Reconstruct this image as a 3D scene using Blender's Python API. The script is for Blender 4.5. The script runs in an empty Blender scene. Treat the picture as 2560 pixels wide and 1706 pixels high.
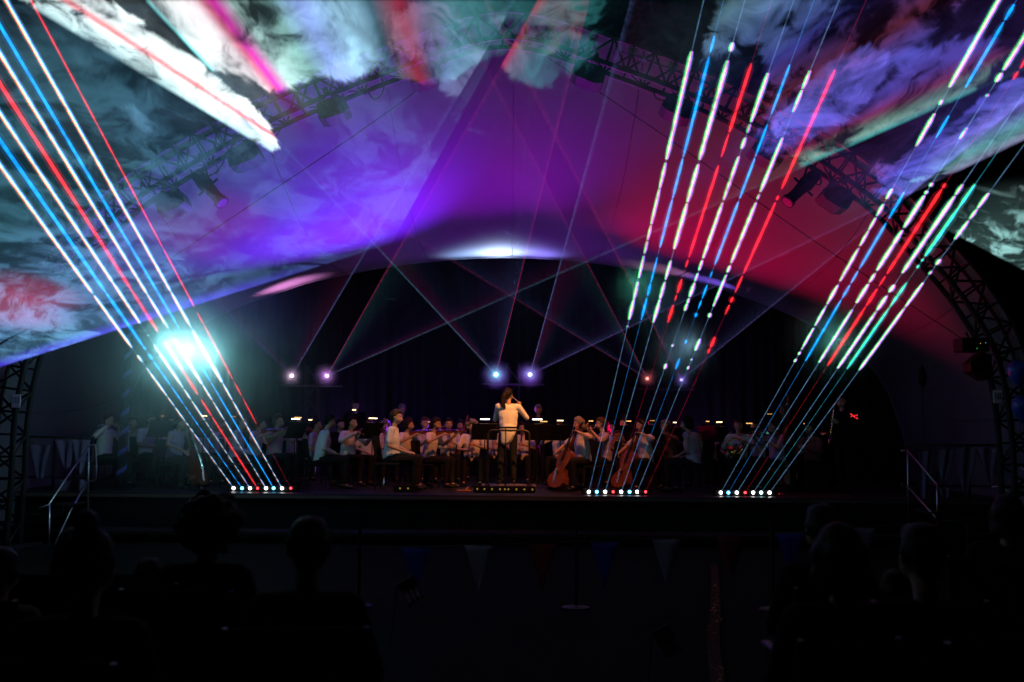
import bpy, bmesh, math, random
from mathutils import Vector, Matrix, noise as mnoise

R = math.radians
scene = bpy.context.scene
col = scene.collection
rnd = random.Random(7)

# ------------------------------------------------------------------ camera
CAM_Z, PITCH, ROLL, LENS = 1.65, 5.67, 0.5, 35.0
cam_data = bpy.data.cameras.new('camera')
cam = bpy.data.objects.new('camera', cam_data)
col.objects.link(cam)
cam.matrix_world = (Matrix.Translation((0, 0, CAM_Z)) @ Matrix.Rotation(R(90 + PITCH), 4, 'X')
                    @ Matrix.Rotation(R(ROLL), 4, 'Z'))
cam_data.lens, cam_data.sensor_width = LENS, 36.0
cam_data.clip_start, cam_data.clip_end = 0.1, 400
cam_data.dof.use_dof = True
cam_data.dof.focus_distance = 17.5
cam_data.dof.aperture_fstop = 2.0
scene.camera = cam

# ------------------------------------------------------------------ night sky
world = bpy.data.worlds.new('World')
scene.world = world
world.use_nodes = True
wn = world.node_tree.nodes
sky = wn.new('ShaderNodeTexSky')
sky.sky_type = 'NISHITA'
sky.sun_disc = False
sky.sun_elevation = R(-4)
sky.sun_rotation = R(200)
world.node_tree.links.new(sky.outputs[0], wn['Background'].inputs['Color'])
wn['Background'].inputs['Strength'].default_value = 0.0006

# ------------------------------------------------------------------ exposure and engine
vs = scene.view_settings
vs.view_transform, vs.look, vs.exposure, vs.gamma = 'Standard', 'None', 0.0, 1.0
cy = scene.cycles
cy.max_bounces = 2
cy.diffuse_bounces = 1
cy.glossy_bounces = 1
cy.volume_bounces = 0
cy.transparent_max_bounces = 96
cy.sample_clamp_indirect = 2.0
cy.use_denoising = True
cy.volume_max_steps = 128
cy.use_adaptive_sampling = True
cy.adaptive_threshold = 0.04
cy.adaptive_min_samples = 16

# ------------------------------------------------------------------ pixel helpers (photo pixels 2560 x 1706)
FPX = 2560 * LENS / 36.0
CM = cam.matrix_world.copy()
CMI = CM.inverted()


def P(px, py, Y):
    """The point at depth Y (metres in front of the camera along +Y) that stands at that place of the photo."""
    d = CM.to_3x3() @ Vector(((px - 1280) / FPX, -(py - 853) / FPX, -1))
    o = CM.translation
    return o + d * ((Y - o.y) / d.y)


def pix(v):
    c = CMI @ Vector(v)
    return 1280 + FPX * c.x / -c.z, 853 - FPX * c.y / -c.z


def X(px, Y, z):
    """x of the point at depth Y and height z that stands in photo column px."""
    a, b = -40.0, 40.0
    for _ in range(40):
        m = (a + b) / 2
        if pix((m, Y, z))[0] < px:
            a = m
        else:
            b = m
    return (a + b) / 2


# ------------------------------------------------------------------ object helpers
def link(o, parent=None):
    col.objects.link(o)
    if parent is not None:
        o.parent = parent
    return o


def tag(o, label=None, cat=None, group=None, kind=None):
    for k, v in (('label', label), ('category', cat), ('group', group), ('kind', kind)):
        if v:
            o[k] = v
    return o


def empty(name, loc=(0, 0, 0), rz=0.0, label=None, cat=None, group=None):
    o = bpy.data.objects.new(name, None)
    link(o)
    o.location = loc
    o.rotation_euler = (0, 0, rz)
    o.empty_display_size = 0.1
    return tag(o, label, cat, group)


class MB:
    """Collects shapes with a material index each and builds one mesh object."""

    def __init__(self):
        self.v, self.f, self.m = [], [], []

    def add(self, vs_, fs_, mi=0):
        b = len(self.v)
        self.v += [tuple(q) for q in vs_]
        self.f += [tuple(i + b for i in f) for f in fs_]
        self.m += [mi] * len(fs_)
        return self

    def box(self, c, s, rot=None, mi=0, taper=1.0):
        hx, hy, hz = s[0] / 2, s[1] / 2, s[2] / 2
        q = []
        for z, k in ((-hz, 1.0), (hz, taper)):
            for x, y in ((-hx, -hy), (hx, -hy), (hx, hy), (-hx, hy)):
                q.append(Vector((x * k, y * k, z)))
        if rot is not None:
            q = [rot @ p for p in q]
        c = Vector(c)
        return self.add([p + c for p in q],
                        [(3, 2, 1, 0), (4, 5, 6, 7), (0, 1, 5, 4), (1, 2, 6, 5), (2, 3, 7, 6), (3, 0, 4, 7)], mi)

    def bbox(self, c, s, bev=0.01, rot=None, mi=0):
        """A box with bevelled edges."""
        bm = bmesh.new()
        bmesh.ops.create_cube(bm, size=1)
        bmesh.ops.scale(bm, vec=s, verts=bm.verts)
        bmesh.ops.bevel(bm, geom=bm.edges[:], offset=min(bev, min(s) * 0.45), segments=1, affect='EDGES')
        c = Vector(c)
        vs_ = [(rot @ w.co if rot is not None else w.co) + c for w in bm.verts]
        bm.verts.index_update()
        fs_ = [[w.index for w in f.verts] for f in bm.faces]
        bm.free()
        return self.add(vs_, fs_, mi)

    def tube(self, pts, rad, n=8, mi=0, caps=True, flat=1.0, ref=None):
        pts = [Vector(p) for p in pts]
        if not hasattr(rad, '__len__'):
            rad = [rad] * len(pts)
        vs_, fs_ = [], []
        prev = None
        for i, p in enumerate(pts):
            t = (pts[min(i + 1, len(pts) - 1)] - pts[max(i - 1, 0)])
            if t.length < 1e-9:
                t = Vector((0, 0, 1))
            t.normalize()
            if prev is None:
                a = Vector(ref) if ref is not None else (Vector((0, 0, 1)) if abs(t.z) < 0.9 else Vector((1, 0, 0)))
                u = (a - t * a.dot(t)).normalized()
            else:
                u = (prev - t * prev.dot(t)).normalized()
            prev = u
            w = t.cross(u)
            for k in range(n):
                an = 2 * math.pi * k / n
                vs_.append(p + (u * math.cos(an) + w * math.sin(an) * flat) * rad[i])
        for i in range(len(pts) - 1):
            for k in range(n):
                a, b = i * n + k, i * n + (k + 1) % n
                fs_.append((a, b, b + n, a + n))
        if caps:
            fs_.append(tuple(range(n))[::-1])
            fs_.append(tuple((len(pts) - 1) * n + k for k in range(n)))
        return self.add(vs_, fs_, mi)

    def lathe(self, prof, n=16, mi=0, mat=None):
        """prof: (r, z) pairs, turned about z."""
        vs_, fs_ = [], []
        for r, z in prof:
            for k in range(n):
                a = 2 * math.pi * k / n
                vs_.append(Vector((r * math.cos(a), r * math.sin(a), z)))
        for i in range(len(prof) - 1):
            for k in range(n):
                a, b = i * n + k, i * n + (k + 1) % n
                fs_.append((a, b, b + n, a + n))
        fs_.append(tuple(range(n))[::-1])
        fs_.append(tuple((len(prof) - 1) * n + k for k in range(n)))
        if mat is not None:
            vs_ = [mat @ q for q in vs_]
        return self.add(vs_, fs_, mi)

    def prism(self, outline, y0, y1, mat=None, mi=0):
        """outline in x,z extruded along y."""
        n = len(outline)
        vs_ = [Vector((x, y0, z)) for x, z in outline] + [Vector((x, y1, z)) for x, z in outline]
        if mat is not None:
            vs_ = [mat @ q for q in vs_]
        fs_ = [tuple(range(n)), tuple(range(2 * n - 1, n - 1, -1))]
        fs_ += [(k, k + n, (k + 1) % n + n, (k + 1) % n) for k in range(n)]
        return self.add(vs_, fs_, mi)

    def ball(self, c, r, mi=0, sub=2):
        if not hasattr(r, '__len__'):
            r = (r, r, r)
        vs_, fs_ = ICO[sub]
        c = Vector(c)
        return self.add([c + Vector((q.x * r[0], q.y * r[1], q.z * r[2])) for q in vs_], fs_, mi)

    def mesh(self, name, smooth=False):
        me = bpy.data.meshes.new(name)
        me.from_pydata(self.v, [], self.f)
        me.polygons.foreach_set('material_index', self.m)
        if smooth:
            me.polygons.foreach_set('use_smooth', [True] * len(self.f))
        bm = bmesh.new()
        bm.from_mesh(me)
        bmesh.ops.recalc_face_normals(bm, faces=bm.faces)
        bm.to_mesh(me)
        bm.free()
        me.update()
        return me

    def build(self, name, mats, parent=None, smooth=False):
        me = self.mesh(name, smooth)
        for m in (mats if isinstance(mats, (list, tuple)) else [mats]):
            me.materials.append(m)
        return link(bpy.data.objects.new(name, me), parent)


ICO = {}
for _s in (1, 2, 3):
    _b = bmesh.new()
    bmesh.ops.create_icosphere(_b, subdivisions=_s, radius=1)
    _b.verts.index_update()
    ICO[_s] = ([w.co.copy() for w in _b.verts], [[w.index for w in f.verts] for f in _b.faces])
    _b.free()


def copy_tree(o, parent=None):
    c = o.copy()
    col.objects.link(c)
    c.parent = parent
    for ch in [k for k in KIDS.get(o.name, [])]:
        copy_tree(ch, c)
    return c


KIDS = {}


def remember(o):
    """Notes an object's children once so that copying is cheap."""
    KIDS[o.name] = list(o.children)
    for c in o.children:
        remember(c)
    return o


# ------------------------------------------------------------------ materials
def mat(name, color, rough=0.6, metal=0.0, var=0.15, scale=8.0, bump=0.0, spec=0.5, coat=0.0):
    m = bpy.data.materials.new(name)
    m.use_nodes = True
    nt = m.node_tree
    b = nt.nodes['Principled BSDF']
    tc = nt.nodes.new('ShaderNodeTexCoord')
    no = nt.nodes.new('ShaderNodeTexNoise')
    no.inputs['Scale'].default_value = scale
    no.inputs['Detail'].default_value = 5
    nt.links.new(tc.outputs['Object'], no.inputs['Vector'])
    mx = nt.nodes.new('ShaderNodeMix')
    mx.data_type = 'RGBA'
    mx.inputs[6].default_value = (*[c * (1 - var) for c in color], 1)
    mx.inputs[7].default_value = (*[min(1, c * (1 + var)) for c in color], 1)
    nt.links.new(no.outputs['Fac'], mx.inputs[0])
    nt.links.new(mx.outputs[2], b.inputs['Base Color'])
    b.inputs['Roughness'].default_value = rough
    b.inputs['Metallic'].default_value = metal
    b.inputs['Specular IOR Level'].default_value = spec
    b.inputs['Coat Weight'].default_value = coat
    if bump > 0:
        bp = nt.nodes.new('ShaderNodeBump')
        bp.inputs['Strength'].default_value = bump
        bp.inputs['Distance'].default_value = 0.02
        nt.links.new(no.outputs['Fac'], bp.inputs['Height'])
        nt.links.new(bp.outputs[0], b.inputs['Normal'])
    return m


def glow(name, color, strength, sampled=True):
    m = bpy.data.materials.new(name)
    m.use_nodes = True
    nt = m.node_tree
    nt.nodes.clear()
    out = nt.nodes.new('ShaderNodeOutputMaterial')
    e = nt.nodes.new('ShaderNodeEmission')
    e.inputs[0].default_value = (*color, 1)
    e.inputs[1].default_value = strength
    nt.links.new(e.outputs[0], out.inputs[0])
    m.cycles.emission_sampling = 'AUTO' if sampled else 'NONE'
    return m


def beam_mat(name, color, strength):
    """Light scattered out of a laser beam: adds to what lies behind, a little stronger through the beam's middle."""
    m = bpy.data.materials.new(name)
    m.use_nodes = True
    nt = m.node_tree
    nt.nodes.clear()
    out = nt.nodes.new('ShaderNodeOutputMaterial')
    e = nt.nodes.new('ShaderNodeEmission')
    e.inputs[0].default_value = (*color, 1)
    tc = nt.nodes.new('ShaderNodeTexCoord')
    no = nt.nodes.new('ShaderNodeTexNoise')
    no.inputs['Scale'].default_value = 9.0
    no.inputs['Detail'].default_value = 3
    nt.links.new(tc.outputs['Object'], no.inputs['Vector'])
    mr = nt.nodes.new('ShaderNodeMapRange')
    mr.inputs['From Min'].default_value = 0.3
    mr.inputs['From Max'].default_value = 0.7
    mr.inputs['To Min'].default_value = 0.45 * strength
    mr.inputs['To Max'].default_value = 1.3 * strength
    nt.links.new(no.outputs['Fac'], mr.inputs['Value'])
    nt.links.new(mr.outputs[0], e.inputs[1])
    t = nt.nodes.new('ShaderNodeBsdfTransparent')
    a = nt.nodes.new('ShaderNodeAddShader')
    nt.links.new(e.outputs[0], a.inputs[0])
    nt.links.new(t.outputs[0], a.inputs[1])
    nt.links.new(a.outputs[0], out.inputs[0])
    m.cycles.emission_sampling = 'NONE'
    return m


M = {}
M['fabric'] = mat('canopy_fabric', (0.135, 0.135, 0.145), 0.8, var=0.10, scale=0.9, bump=0.25, spec=0.2)
M['seam'] = mat('welded_seam', (0.10, 0.10, 0.11), 0.7, var=0.1)
M['curtain'] = mat('black_curtain', (0.012, 0.012, 0.014), 0.95, var=0.3, scale=3, spec=0.1)
M['truss'] = mat('dark_truss_metal', (0.008, 0.008, 0.009), 0.7, 0.0, var=0.25, scale=6)
M['fixture'] = mat('black_fixture_paint', (0.007, 0.007, 0.008), 0.7, 0.0, var=0.3, scale=12, spec=0.15)
M['glass'] = mat('lamp_glass', (0.01, 0.01, 0.012), 0.25, 0.0, var=0.1)
M['stage'] = mat('black_stage_deck', (0.018, 0.016, 0.016), 0.5, var=0.35, scale=4, bump=0.15, spec=0.3)
M['skirt'] = mat('black_stage_skirt', (0.008, 0.008, 0.010), 0.9, var=0.3, scale=5, spec=0.1)
M['ground'] = mat('near_black_ground', (0.006, 0.006, 0.005), 0.95, var=0.5, scale=3, bump=0.4, spec=0.06)  # one even near-black colour, tuned down to darken the foreground
M['steel'] = mat('galvanised_rail', (0.55, 0.56, 0.58), 0.3, 0.9, var=0.15, scale=14)
M['blackmetal'] = mat('black_metal', (0.025, 0.025, 0.027), 0.4, 0.6, var=0.2, scale=20)
M['shirt'] = mat('white_shirt_cotton', (0.72, 0.70, 0.68), 0.85, var=0.10, scale=9, bump=0.35, spec=0.2)
M['trousers'] = mat('black_trousers', (0.014, 0.013, 0.015), 0.9, var=0.3, scale=9, bump=0.3, spec=0.2)
M['blouse'] = mat('lilac_blouse', (0.42, 0.36, 0.50), 0.85, var=0.10, scale=9, bump=0.35, spec=0.2)
M['brownshirt'] = mat('brown_shirt', (0.20, 0.11, 0.07), 0.85, var=0.15, scale=9, bump=0.35, spec=0.2)
M['darkshirt'] = mat('dark_jacket', (0.006, 0.006, 0.007), 0.9, var=0.3, scale=7, bump=0.3, spec=0.2)
M['skin'] = mat('skin_light', (0.50, 0.31, 0.22), 0.55, var=0.10, scale=14, spec=0.35)
M['skin_b'] = mat('skin_dark', (0.20, 0.11, 0.07), 0.55, var=0.10, scale=14, spec=0.35)
M['hair_dark'] = mat('dark_hair', (0.018, 0.011, 0.008), 0.55, var=0.4, scale=40, bump=0.6, spec=0.15)
M['hair_brown'] = mat('brown_hair', (0.07, 0.04, 0.022), 0.55, var=0.4, scale=40, bump=0.6, spec=0.15)
M['hair_grey'] = mat('grey_hair', (0.25, 0.22, 0.20), 0.6, var=0.3, scale=40, bump=0.6, spec=0.15)
M['shoe'] = mat('black_shoe', (0.010, 0.010, 0.010), 0.45, var=0.2, spec=0.3)
M['wood'] = mat('varnished_red_wood', (0.22, 0.06, 0.022), 0.25, var=0.35, scale=7, coat=0.6)
M['wood_light'] = mat('varnished_amber_wood', (0.34, 0.15, 0.05), 0.28, var=0.3, scale=7, coat=0.6)
M['ebony'] = mat('ebony', (0.012, 0.010, 0.010), 0.35, var=0.2)
M['brass'] = mat('lacquered_brass', (0.75, 0.48, 0.15), 0.2, 1.0, var=0.1)
M['silver'] = mat('silver_plate', (0.75, 0.75, 0.76), 0.2, 1.0, var=0.08)
M['paper'] = mat('sheet_paper', (0.75, 0.73, 0.68), 0.9, var=0.04)
M['rail_black'] = mat('painted_rail', (0.03, 0.026, 0.026), 0.45, 0.4, var=0.2)
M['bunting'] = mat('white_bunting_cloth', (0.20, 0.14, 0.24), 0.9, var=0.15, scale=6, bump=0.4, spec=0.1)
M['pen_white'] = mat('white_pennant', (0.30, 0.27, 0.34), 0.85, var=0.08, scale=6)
M['pen_red'] = mat('red_pennant', (0.22, 0.01, 0.02), 0.85, var=0.1, scale=6)
M['pen_blue'] = mat('blue_pennant', (0.02, 0.04, 0.35), 0.85, var=0.1, scale=6)
M['rope'] = mat('dark_rope', (0.05, 0.045, 0.04), 0.9, var=0.3)
M['ribbon'] = mat('blue_ribbon', (0.14, 0.14, 0.5), 0.8, var=0.1)
M['polepaint'] = mat('dark_pole', (0.02, 0.02, 0.03), 0.7, var=0.2)
M['carpet'] = mat('red_aisle_runner', (0.05, 0.010, 0.006), 0.8, var=0.4, scale=25, bump=0.5, spec=0.1)
M['balloon'] = mat('blue_balloon_rubber', (0.02, 0.05, 0.30), 0.3, var=0.05)
M['orange'] = mat('orange_shoe_leather', (0.65, 0.25, 0.05), 0.5, var=0.15)

B = {}
K_BEAM = 1.0
B['red'] = beam_mat('red_laser_light', (1.0, 0.025, 0.03), 0.62)
B['green'] = beam_mat('green_laser_light', (0.05, 1.0, 0.16), 0.52)
B['blue'] = beam_mat('blue_laser_light', (0.10, 0.14, 1.0), 0.7)
B['azure'] = beam_mat('azure_laser_light', (0.0, 0.33, 1.0), 0.36)
B['red_dim'] = beam_mat('faint_red_laser_light', (1.0, 0.02, 0.08), 0.06)
B['green_dim'] = beam_mat('faint_green_laser_light', (0.1, 1.0, 0.5), 0.045)
B['blue_dim'] = beam_mat('faint_blue_laser_light', (0.25, 0.3, 1.0), 0.07)
B['azure_dim'] = beam_mat('faint_azure_laser_light', (0.02, 0.35, 1.0), 0.07)

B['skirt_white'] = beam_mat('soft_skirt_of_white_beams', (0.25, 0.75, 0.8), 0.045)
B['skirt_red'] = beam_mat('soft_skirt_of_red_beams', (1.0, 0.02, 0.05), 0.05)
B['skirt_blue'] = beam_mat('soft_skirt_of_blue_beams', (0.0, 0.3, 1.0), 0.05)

# ------------------------------------------------------------------ stage lamps that light the place
def lamp(name, kind, loc, color, power, target=None, angle=60, blend=0.6, radius=0.12):
    d = bpy.data.lights.new(name, kind)
    d.color = color
    d.energy = power
    d.shadow_soft_size = radius
    if kind == 'SPOT':
        d.spot_size = R(angle)
        d.spot_blend = blend
    o = bpy.data.objects.new(name, d)
    link(o)
    o.location = loc
    if target is not None:
        v = Vector(target) - Vector(loc)
        o.rotation_euler = v.to_track_quat('-Z', 'Y').to_euler()
    return o


STAGE = 0.74
# unseen washes low behind the players at the rear, turned up at the canopy
lamp('wash_blue', 'SPOT', (-1.2, 23.3, 1.2), (0.17, 0.010, 1.0), 18850, (-4.6, 15.0, 7.7), 54, 1.0, 0.2)
lamp('wash_violet', 'SPOT', (-0.3, 23.3, 1.2), (0.46, 0.0, 1.0), 3900, (-0.6, 14.4, 8.6), 46, 1.0, 0.2)
lamp('wash_magenta', 'SPOT', (0.3, 23.3, 1.2), (0.80, 0.0, 0.55), 1700, (2.6, 14.6, 8.2), 48, 1.0, 0.2)
lamp('wash_red', 'SPOT', (0.8, 23.3, 1.2), (1.0, 0.0, 0.11), 3700, (6.0, 15.4, 7.3), 58, 1.0, 0.2)
lamp('fill_rear', 'SPOT', (0.0, 23.2, 1.3), (0.38, 0.03, 1.0), 609, (0.0, 20.6, 6.8), 104, 1.0, 0.2)  # added fill lamp: lifts the dark band at the canopy rear
lamp('curtain_wash', 'SPOT', (-4.4, 23.6, 0.9), (0.40, 0.22, 1.0), 110, (-4.4, 25.0, 3.4), 150, 1.0, 0.3)  # added bodiless fill lamps that brighten the dark backdrop
lamp('curtain_fill_b', 'SPOT', (4.4, 23.6, 0.9), (0.40, 0.2, 0.9), 60, (4.4, 25.0, 3.4), 150, 1.0, 0.3)
# heads aimed at the rear edge of the canopy
lamp('edge_white', 'SPOT', P(1165, 712, 23.55), (0.36, 0.58, 1.0), 101, P(1163, 600, 23.3), 120, 1.0, 0.05)
lamp('edge_white_b', 'SPOT', P(1250, 708, 23.55), (0.50, 0.68, 1.0), 435, P(1248, 600, 23.3), 120, 1.0, 0.05)
lamp('edge_violet', 'SPOT', P(1345, 712, 23.55), (0.28, 0.24, 1.0), 159, P(1343, 600, 23.3), 120, 1.0, 0.05)
lamp('edge_pink', 'SPOT', P(735, 850, 23.2), (0.9, 0.3, 0.75), 435, P(720, 715, 23.2), 80, 1.0, 0.05)
lamp('edge_rose', 'SPOT', P(1705, 850, 23.2), (0.8, 0.28, 0.55), 188, P(1660, 670, 23.2), 60, 1.0, 0.05)
lamp('edge_blue', 'SPOT', P(1800, 850, 23.2), (0.25, 0.12, 1.0), 275, P(1775, 690, 23.2), 60, 1.0, 0.05)
# amber front light from the arch, violet back light from the towers
lamp('front_amber', 'SPOT', (1.6, 14.8, 7.2), (1.0, 0.25, 0.055), 1350, (0.0, 19.0, 1.4), 54, 1.0, 0.15)
lamp('conductor_special', 'SPOT', (2.2, 14.9, 7.0), (1.0, 0.43, 0.12), 1750, (-0.05, 18.15, 1.75), 11, 0.6, 0.1)
lamp('front_player_special', 'SPOT', (0.8, 14.9, 7.4), (1.0, 0.50, 0.27), 800, (-2.05, 17.9, 1.55), 11, 0.9, 0.1)
lamp('side_violet', 'SPOT', (-7.6, 19.6, 6.0), (0.28, 0.03, 1.0), 620, (-3.6, 18.2, 1.0), 46, 1.0, 0.15)
lamp('side_purple', 'SPOT', (7.4, 19.2, 5.6), (0.55, 0.02, 0.7), 240, (3.4, 18.2, 1.0), 44, 1.0, 0.15)

# ================================================================== SETTING
mb = MB()
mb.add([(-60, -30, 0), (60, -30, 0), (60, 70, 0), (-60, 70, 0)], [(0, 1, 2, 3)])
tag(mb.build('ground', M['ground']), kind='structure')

# stage: deck, fascia and apron step
ST_F, ST_B, ST_W = 16.5, 25.2, 8.6
stage = empty('stage', (0, ST_F, 0), label='wide black concert stage under the arched canopy', cat='stage')
mb = MB()
mb.bbox((0, (ST_B - ST_F) / 2, STAGE - 0.05), (2 * ST_W, ST_B - ST_F, 0.10), 0.015)
mb.build('deck', M['stage'], stage)
mb = MB()
n = 120
vs_, fs_ = [], []
for i in range(n + 1):
    x = -ST_W + 0.02 + (2 * ST_W - 0.04) * i / n
    y = 0.10 + 0.035 * math.sin(i * 1.3) + 0.015 * math.sin(i * 3.1)
    vs_ += [(x, y, 0.004), (x, y * 0.7 + 0.02, STAGE - 0.105)]
for i in range(n):
    fs_.append((2 * i, 2 * i + 2, 2 * i + 3, 2 * i + 1))
mb.add(vs_, fs_)
mb.build('skirt', M['skirt'], stage, smooth=True)
mb = MB()
mb.box((0, 0.012, STAGE - 0.05), (2 * ST_W, 0.03, 0.05))
mb.build('edge_trim', mat('brown_edge_trim', (0.16, 0.10, 0.09), 0.35, 0.3, var=0.5, scale=2), stage)  # mottled brown strip along the front edge
for k in range(6):
    mb = MB()
    mb.box((-7.15 + k * 2.86, -0.35, 0.16), (2.83, 0.66, 0.05))
    mb.build('apron_step', M['stage'], stage)
    for xx in (-1.2, 1.2):
        mb = MB()
        mb.box((-7.15 + k * 2.86 + xx, -0.35, 0.07), (0.06, 0.5, 0.13))
        mb.build('step_foot', M['blackmetal'], stage)

# backdrop curtain with folds
bd = empty('backdrop_curtain', (0, 24.7, STAGE), label='black curtain closing the rear of the stage below the canopy', cat='curtain')
nb = 14
for j in range(nb):
    w0, w1 = -10.6 + 21.2 * j / nb, -10.6 + 21.2 * (j + 1) / nb
    mb = MB()
    vs_, fs_ = [], []
    m_ = 26
    for i in range(m_ + 1):
        x = w0 + (w1 - w0) * i / m_
        y = 0.035 * math.sin(i * 2 * math.pi / (4.3 + 0.6 * math.sin(j * 2.1)) + j) + 0.03 * math.sin(i * 0.9 + 2 * j)
        for z, k in ((0.02, 1.25), (1.6, 1.0), (3.4, 0.85), (5.35, 0.6)):
            vs_.append((x, y * k, z))
    for i in range(m_):
        for q in range(3):
            a = i * 4 + q
            fs_.append((a, a + 4, a + 5, a + 1))
    mb.add(vs_, fs_)
    mb.build('curtain_panel', M['curtain'], bd, smooth=True)

# ------------------------------------------------------------------ the arch truss
INNER = [(46, 1180), (49, 1110), (54, 1044), (67, 968), (86, 891), (115, 805), (160, 718), (222, 632), (290, 562), (350, 508),
         (432, 455), (520, 402), (612, 352), (700, 306), (790, 266), (900, 222), (1010, 180), (1090, 149), (1160, 124),
         (1255, 106), (1355, 118), (1480, 160), (1590, 198), (1700, 240), (1800, 284), (1900, 334), (2043, 413), (2130, 475),
         (2215, 543), (2310, 653), (2372, 722), (2425, 795), (2468, 870), (2492, 950), (2506, 1030), (2514, 1110), (2518, 1180)]


def smooth_curve(pts, n):
    """Even points along a smooth curve through pts (Catmull-Rom)."""
    pts = [Vector(p) for p in pts]
    out = []
    for i in range(len(pts) - 1):
        p0, p1, p2, p3 = pts[max(i - 1, 0)], pts[i], pts[i + 1], pts[min(i + 2, len(pts) - 1)]
        for k in range(12):
            t = k / 12
            out.append(0.5 * ((2 * p1) + (p2 - p0) * t + (2 * p0 - 5 * p1 + 4 * p2 - p3) * t * t + (3 * p1 - p0 - 3 * p2 + p3) * t ** 3))
    out.append(pts[-1])
    L = [0]
    for a, b in zip(out, out[1:]):
        L.append(L[-1] + (b - a).length)
    res, j = [], 0
    for i in range(n):
        s = L[-1] * i / (n - 1)
        while j < len(L) - 2 and L[j + 1] < s:
            j += 1
        f = (s - L[j]) / max(1e-9, L[j + 1] - L[j])
        res.append(out[j].lerp(out[j + 1], f))
    return res


YT = 15.0
arch3 = [P(x, y, YT) for x, y in INNER]
a0 = arch3[0].copy(); a0.z = 0.02; a0.x -= 0.02
a1 = arch3[-1].copy(); a1.z = 0.02; a1.x += 0.02
NA = 74
arch_in = smooth_curve([a0] + arch3 + [a1], NA)
arch_out = []
for i, p in enumerate(arch_in):
    t = (arch_in[min(i + 1, NA - 1)] - arch_in[max(i - 1, 0)]).normalized()
    nrm = Vector((-t.z, 0, t.x))
    if i in (0, NA - 1):
        nrm = Vector((nrm.x, 0, 0)).normalized()
    arch_out.append(p + nrm * 0.43)
DY = Vector((0, 0.20, 0))
truss = empty('arch_truss', (0, YT, 0), label='dark steel lattice arch carrying the front rim of the canopy', cat='truss')
off = Vector((0, YT, 0))
ci = smooth_curve(arch_in, 200)
co = smooth_curve(arch_out, 200)
for nm, c, dy, r in (('lower_chord', ci, -DY, 0.045), ('lower_chord', ci, DY, 0.045), ('upper_chord', co, -DY * 0.9, 0.028), ('upper_chord', co, DY * 0.9, 0.028)):
    mb = MB()
    mb.tube([p + dy - off for p in c], r, 8)
    mb.build(nm, M['truss'], truss, smooth=True)
brace_me = MB().tube([(0, 0, 0), (0, 0, 1)], 1.0, 6).mesh('brace', True)
brace_me.materials.append(M['truss'])


def strut(a, b, r, parent, name='brace', me=None):
    v = b - a
    o = bpy.data.objects.new(name, me or brace_me)
    link(o, parent)
    o.location = a
    o.rotation_euler = v.to_track_quat('Z', 'Y').to_euler()
    o.scale = (r, r, v.length)
    return o


for i in range(NA - 1):
    for s in (-1, 1):
        d = DY * s - off
        strut(arch_in[i] + d, arch_out[i] + d * 1.0 - DY * s * 0.1, 0.017, truss)
        if (i + (s > 0)) % 2 == 0:
            strut(arch_in[i] + d, arch_out[i + 1] + d - DY * s * 0.1, 0.019, truss)
        else:
            strut(arch_out[i] + d - DY * s * 0.1, arch_in[i + 1] + d, 0.019, truss)
    if i % 2 == 0:
        strut(arch_in[i] - DY - off, arch_in[i + 1] + DY - off, 0.017, truss)
        strut(arch_out[i] - DY * 0.9 - off, arch_out[i] + DY * 0.9 - off, 0.015, truss)
for c in (arch_in[0], arch_in[-1]):
    mb = MB()
    mb.bbox((c.x + (-0.2 if c.x < 0 else 0.2), 0, 0.015), (0.9, 0.8, 0.03), 0.008)
    mb.build('base_plate', M['truss'], truss)

# ------------------------------------------------------------------ canopy fabric between the arch and a lower rear arch
REAR = [(-1000, 1195), (-985, 1100), (-930, 950), (-830, 850), (-688, 775), (-554, 726), (-478, 703), (-328, 672), (-172, 651), (0, 643),
        (172, 651), (328, 672), (478, 703), (554, 726), (688, 775), (830, 850), (930, 950), (985, 1100), (1000, 1195)]
YR = 24.0
rear = smooth_curve([P(1278 + x, y + 0.0087 * x, YR) for x, y in REAR], 97)
front = smooth_curve([p + (p - q).normalized() * 0.07 for p, q in zip(arch_out, arch_in)], 97)
NV = 44
canopy = empty('canopy', (0, YT, 0), label='white tensioned fabric canopy lit blue, violet and crimson over the stage', cat='canopy')


def fab(s, v):
    f, r = front[s], rear[s]
    p = f.lerp(r, v)
    up = abs(math.sin(math.pi * s / 96)) ** 0.7
    p.z -= 0.9 * up * 4 * v * (1 - v) * (1 - 0.35 * v)
    return p


NP = 12
for k in range(NP):
    s0, s1 = 8 * k, 8 * k + 8
    vs_, fs_ = [], []
    for s in range(s0, s1 + 1):
        for j in range(NV + 1):
            p = fab(s, j / NV)
            if s in (s0, s1):
                p = p + Vector((0, 0, 0.006))
            vs_.append(p - off)
    for a in range(s1 - s0):
        for j in range(NV):
            i0 = a * (NV + 1) + j
            fs_.append((i0, i0 + 1, i0 + NV + 2, i0 + NV + 1))
    mb = MB()
    mb.add(vs_, fs_)
    mb.build('fabric_panel', M['fabric'], canopy, smooth=True)
for k in range(1, NP):
    mb = MB()
    mb.tube([fab(8 * k, j / NV) - off - Vector((0, 0, 0.004)) for j in range(NV + 1)], 0.012, 5)
    mb.build('seam', M['seam'], canopy, True)
mb = MB()
mb.tube([p - off for p in rear], 0.03, 8)
mb.build('rear_rim', M['fabric'], canopy, smooth=True)
mb = MB()
mb.tube([p - off for p in front], 0.025, 8)
mb.build('front_rim', M['fabric'], canopy, smooth=True)
# two thin guy cables inside the arch
def cable(name, pts, r, label):
    c = smooth_curve(pts, 40)
    mb = MB()
    mb.tube(c, r, 5)
    return tag(mb.build(name, M['rope'], None, True), label, 'cable', 'guy cables inside the arch')


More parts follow.
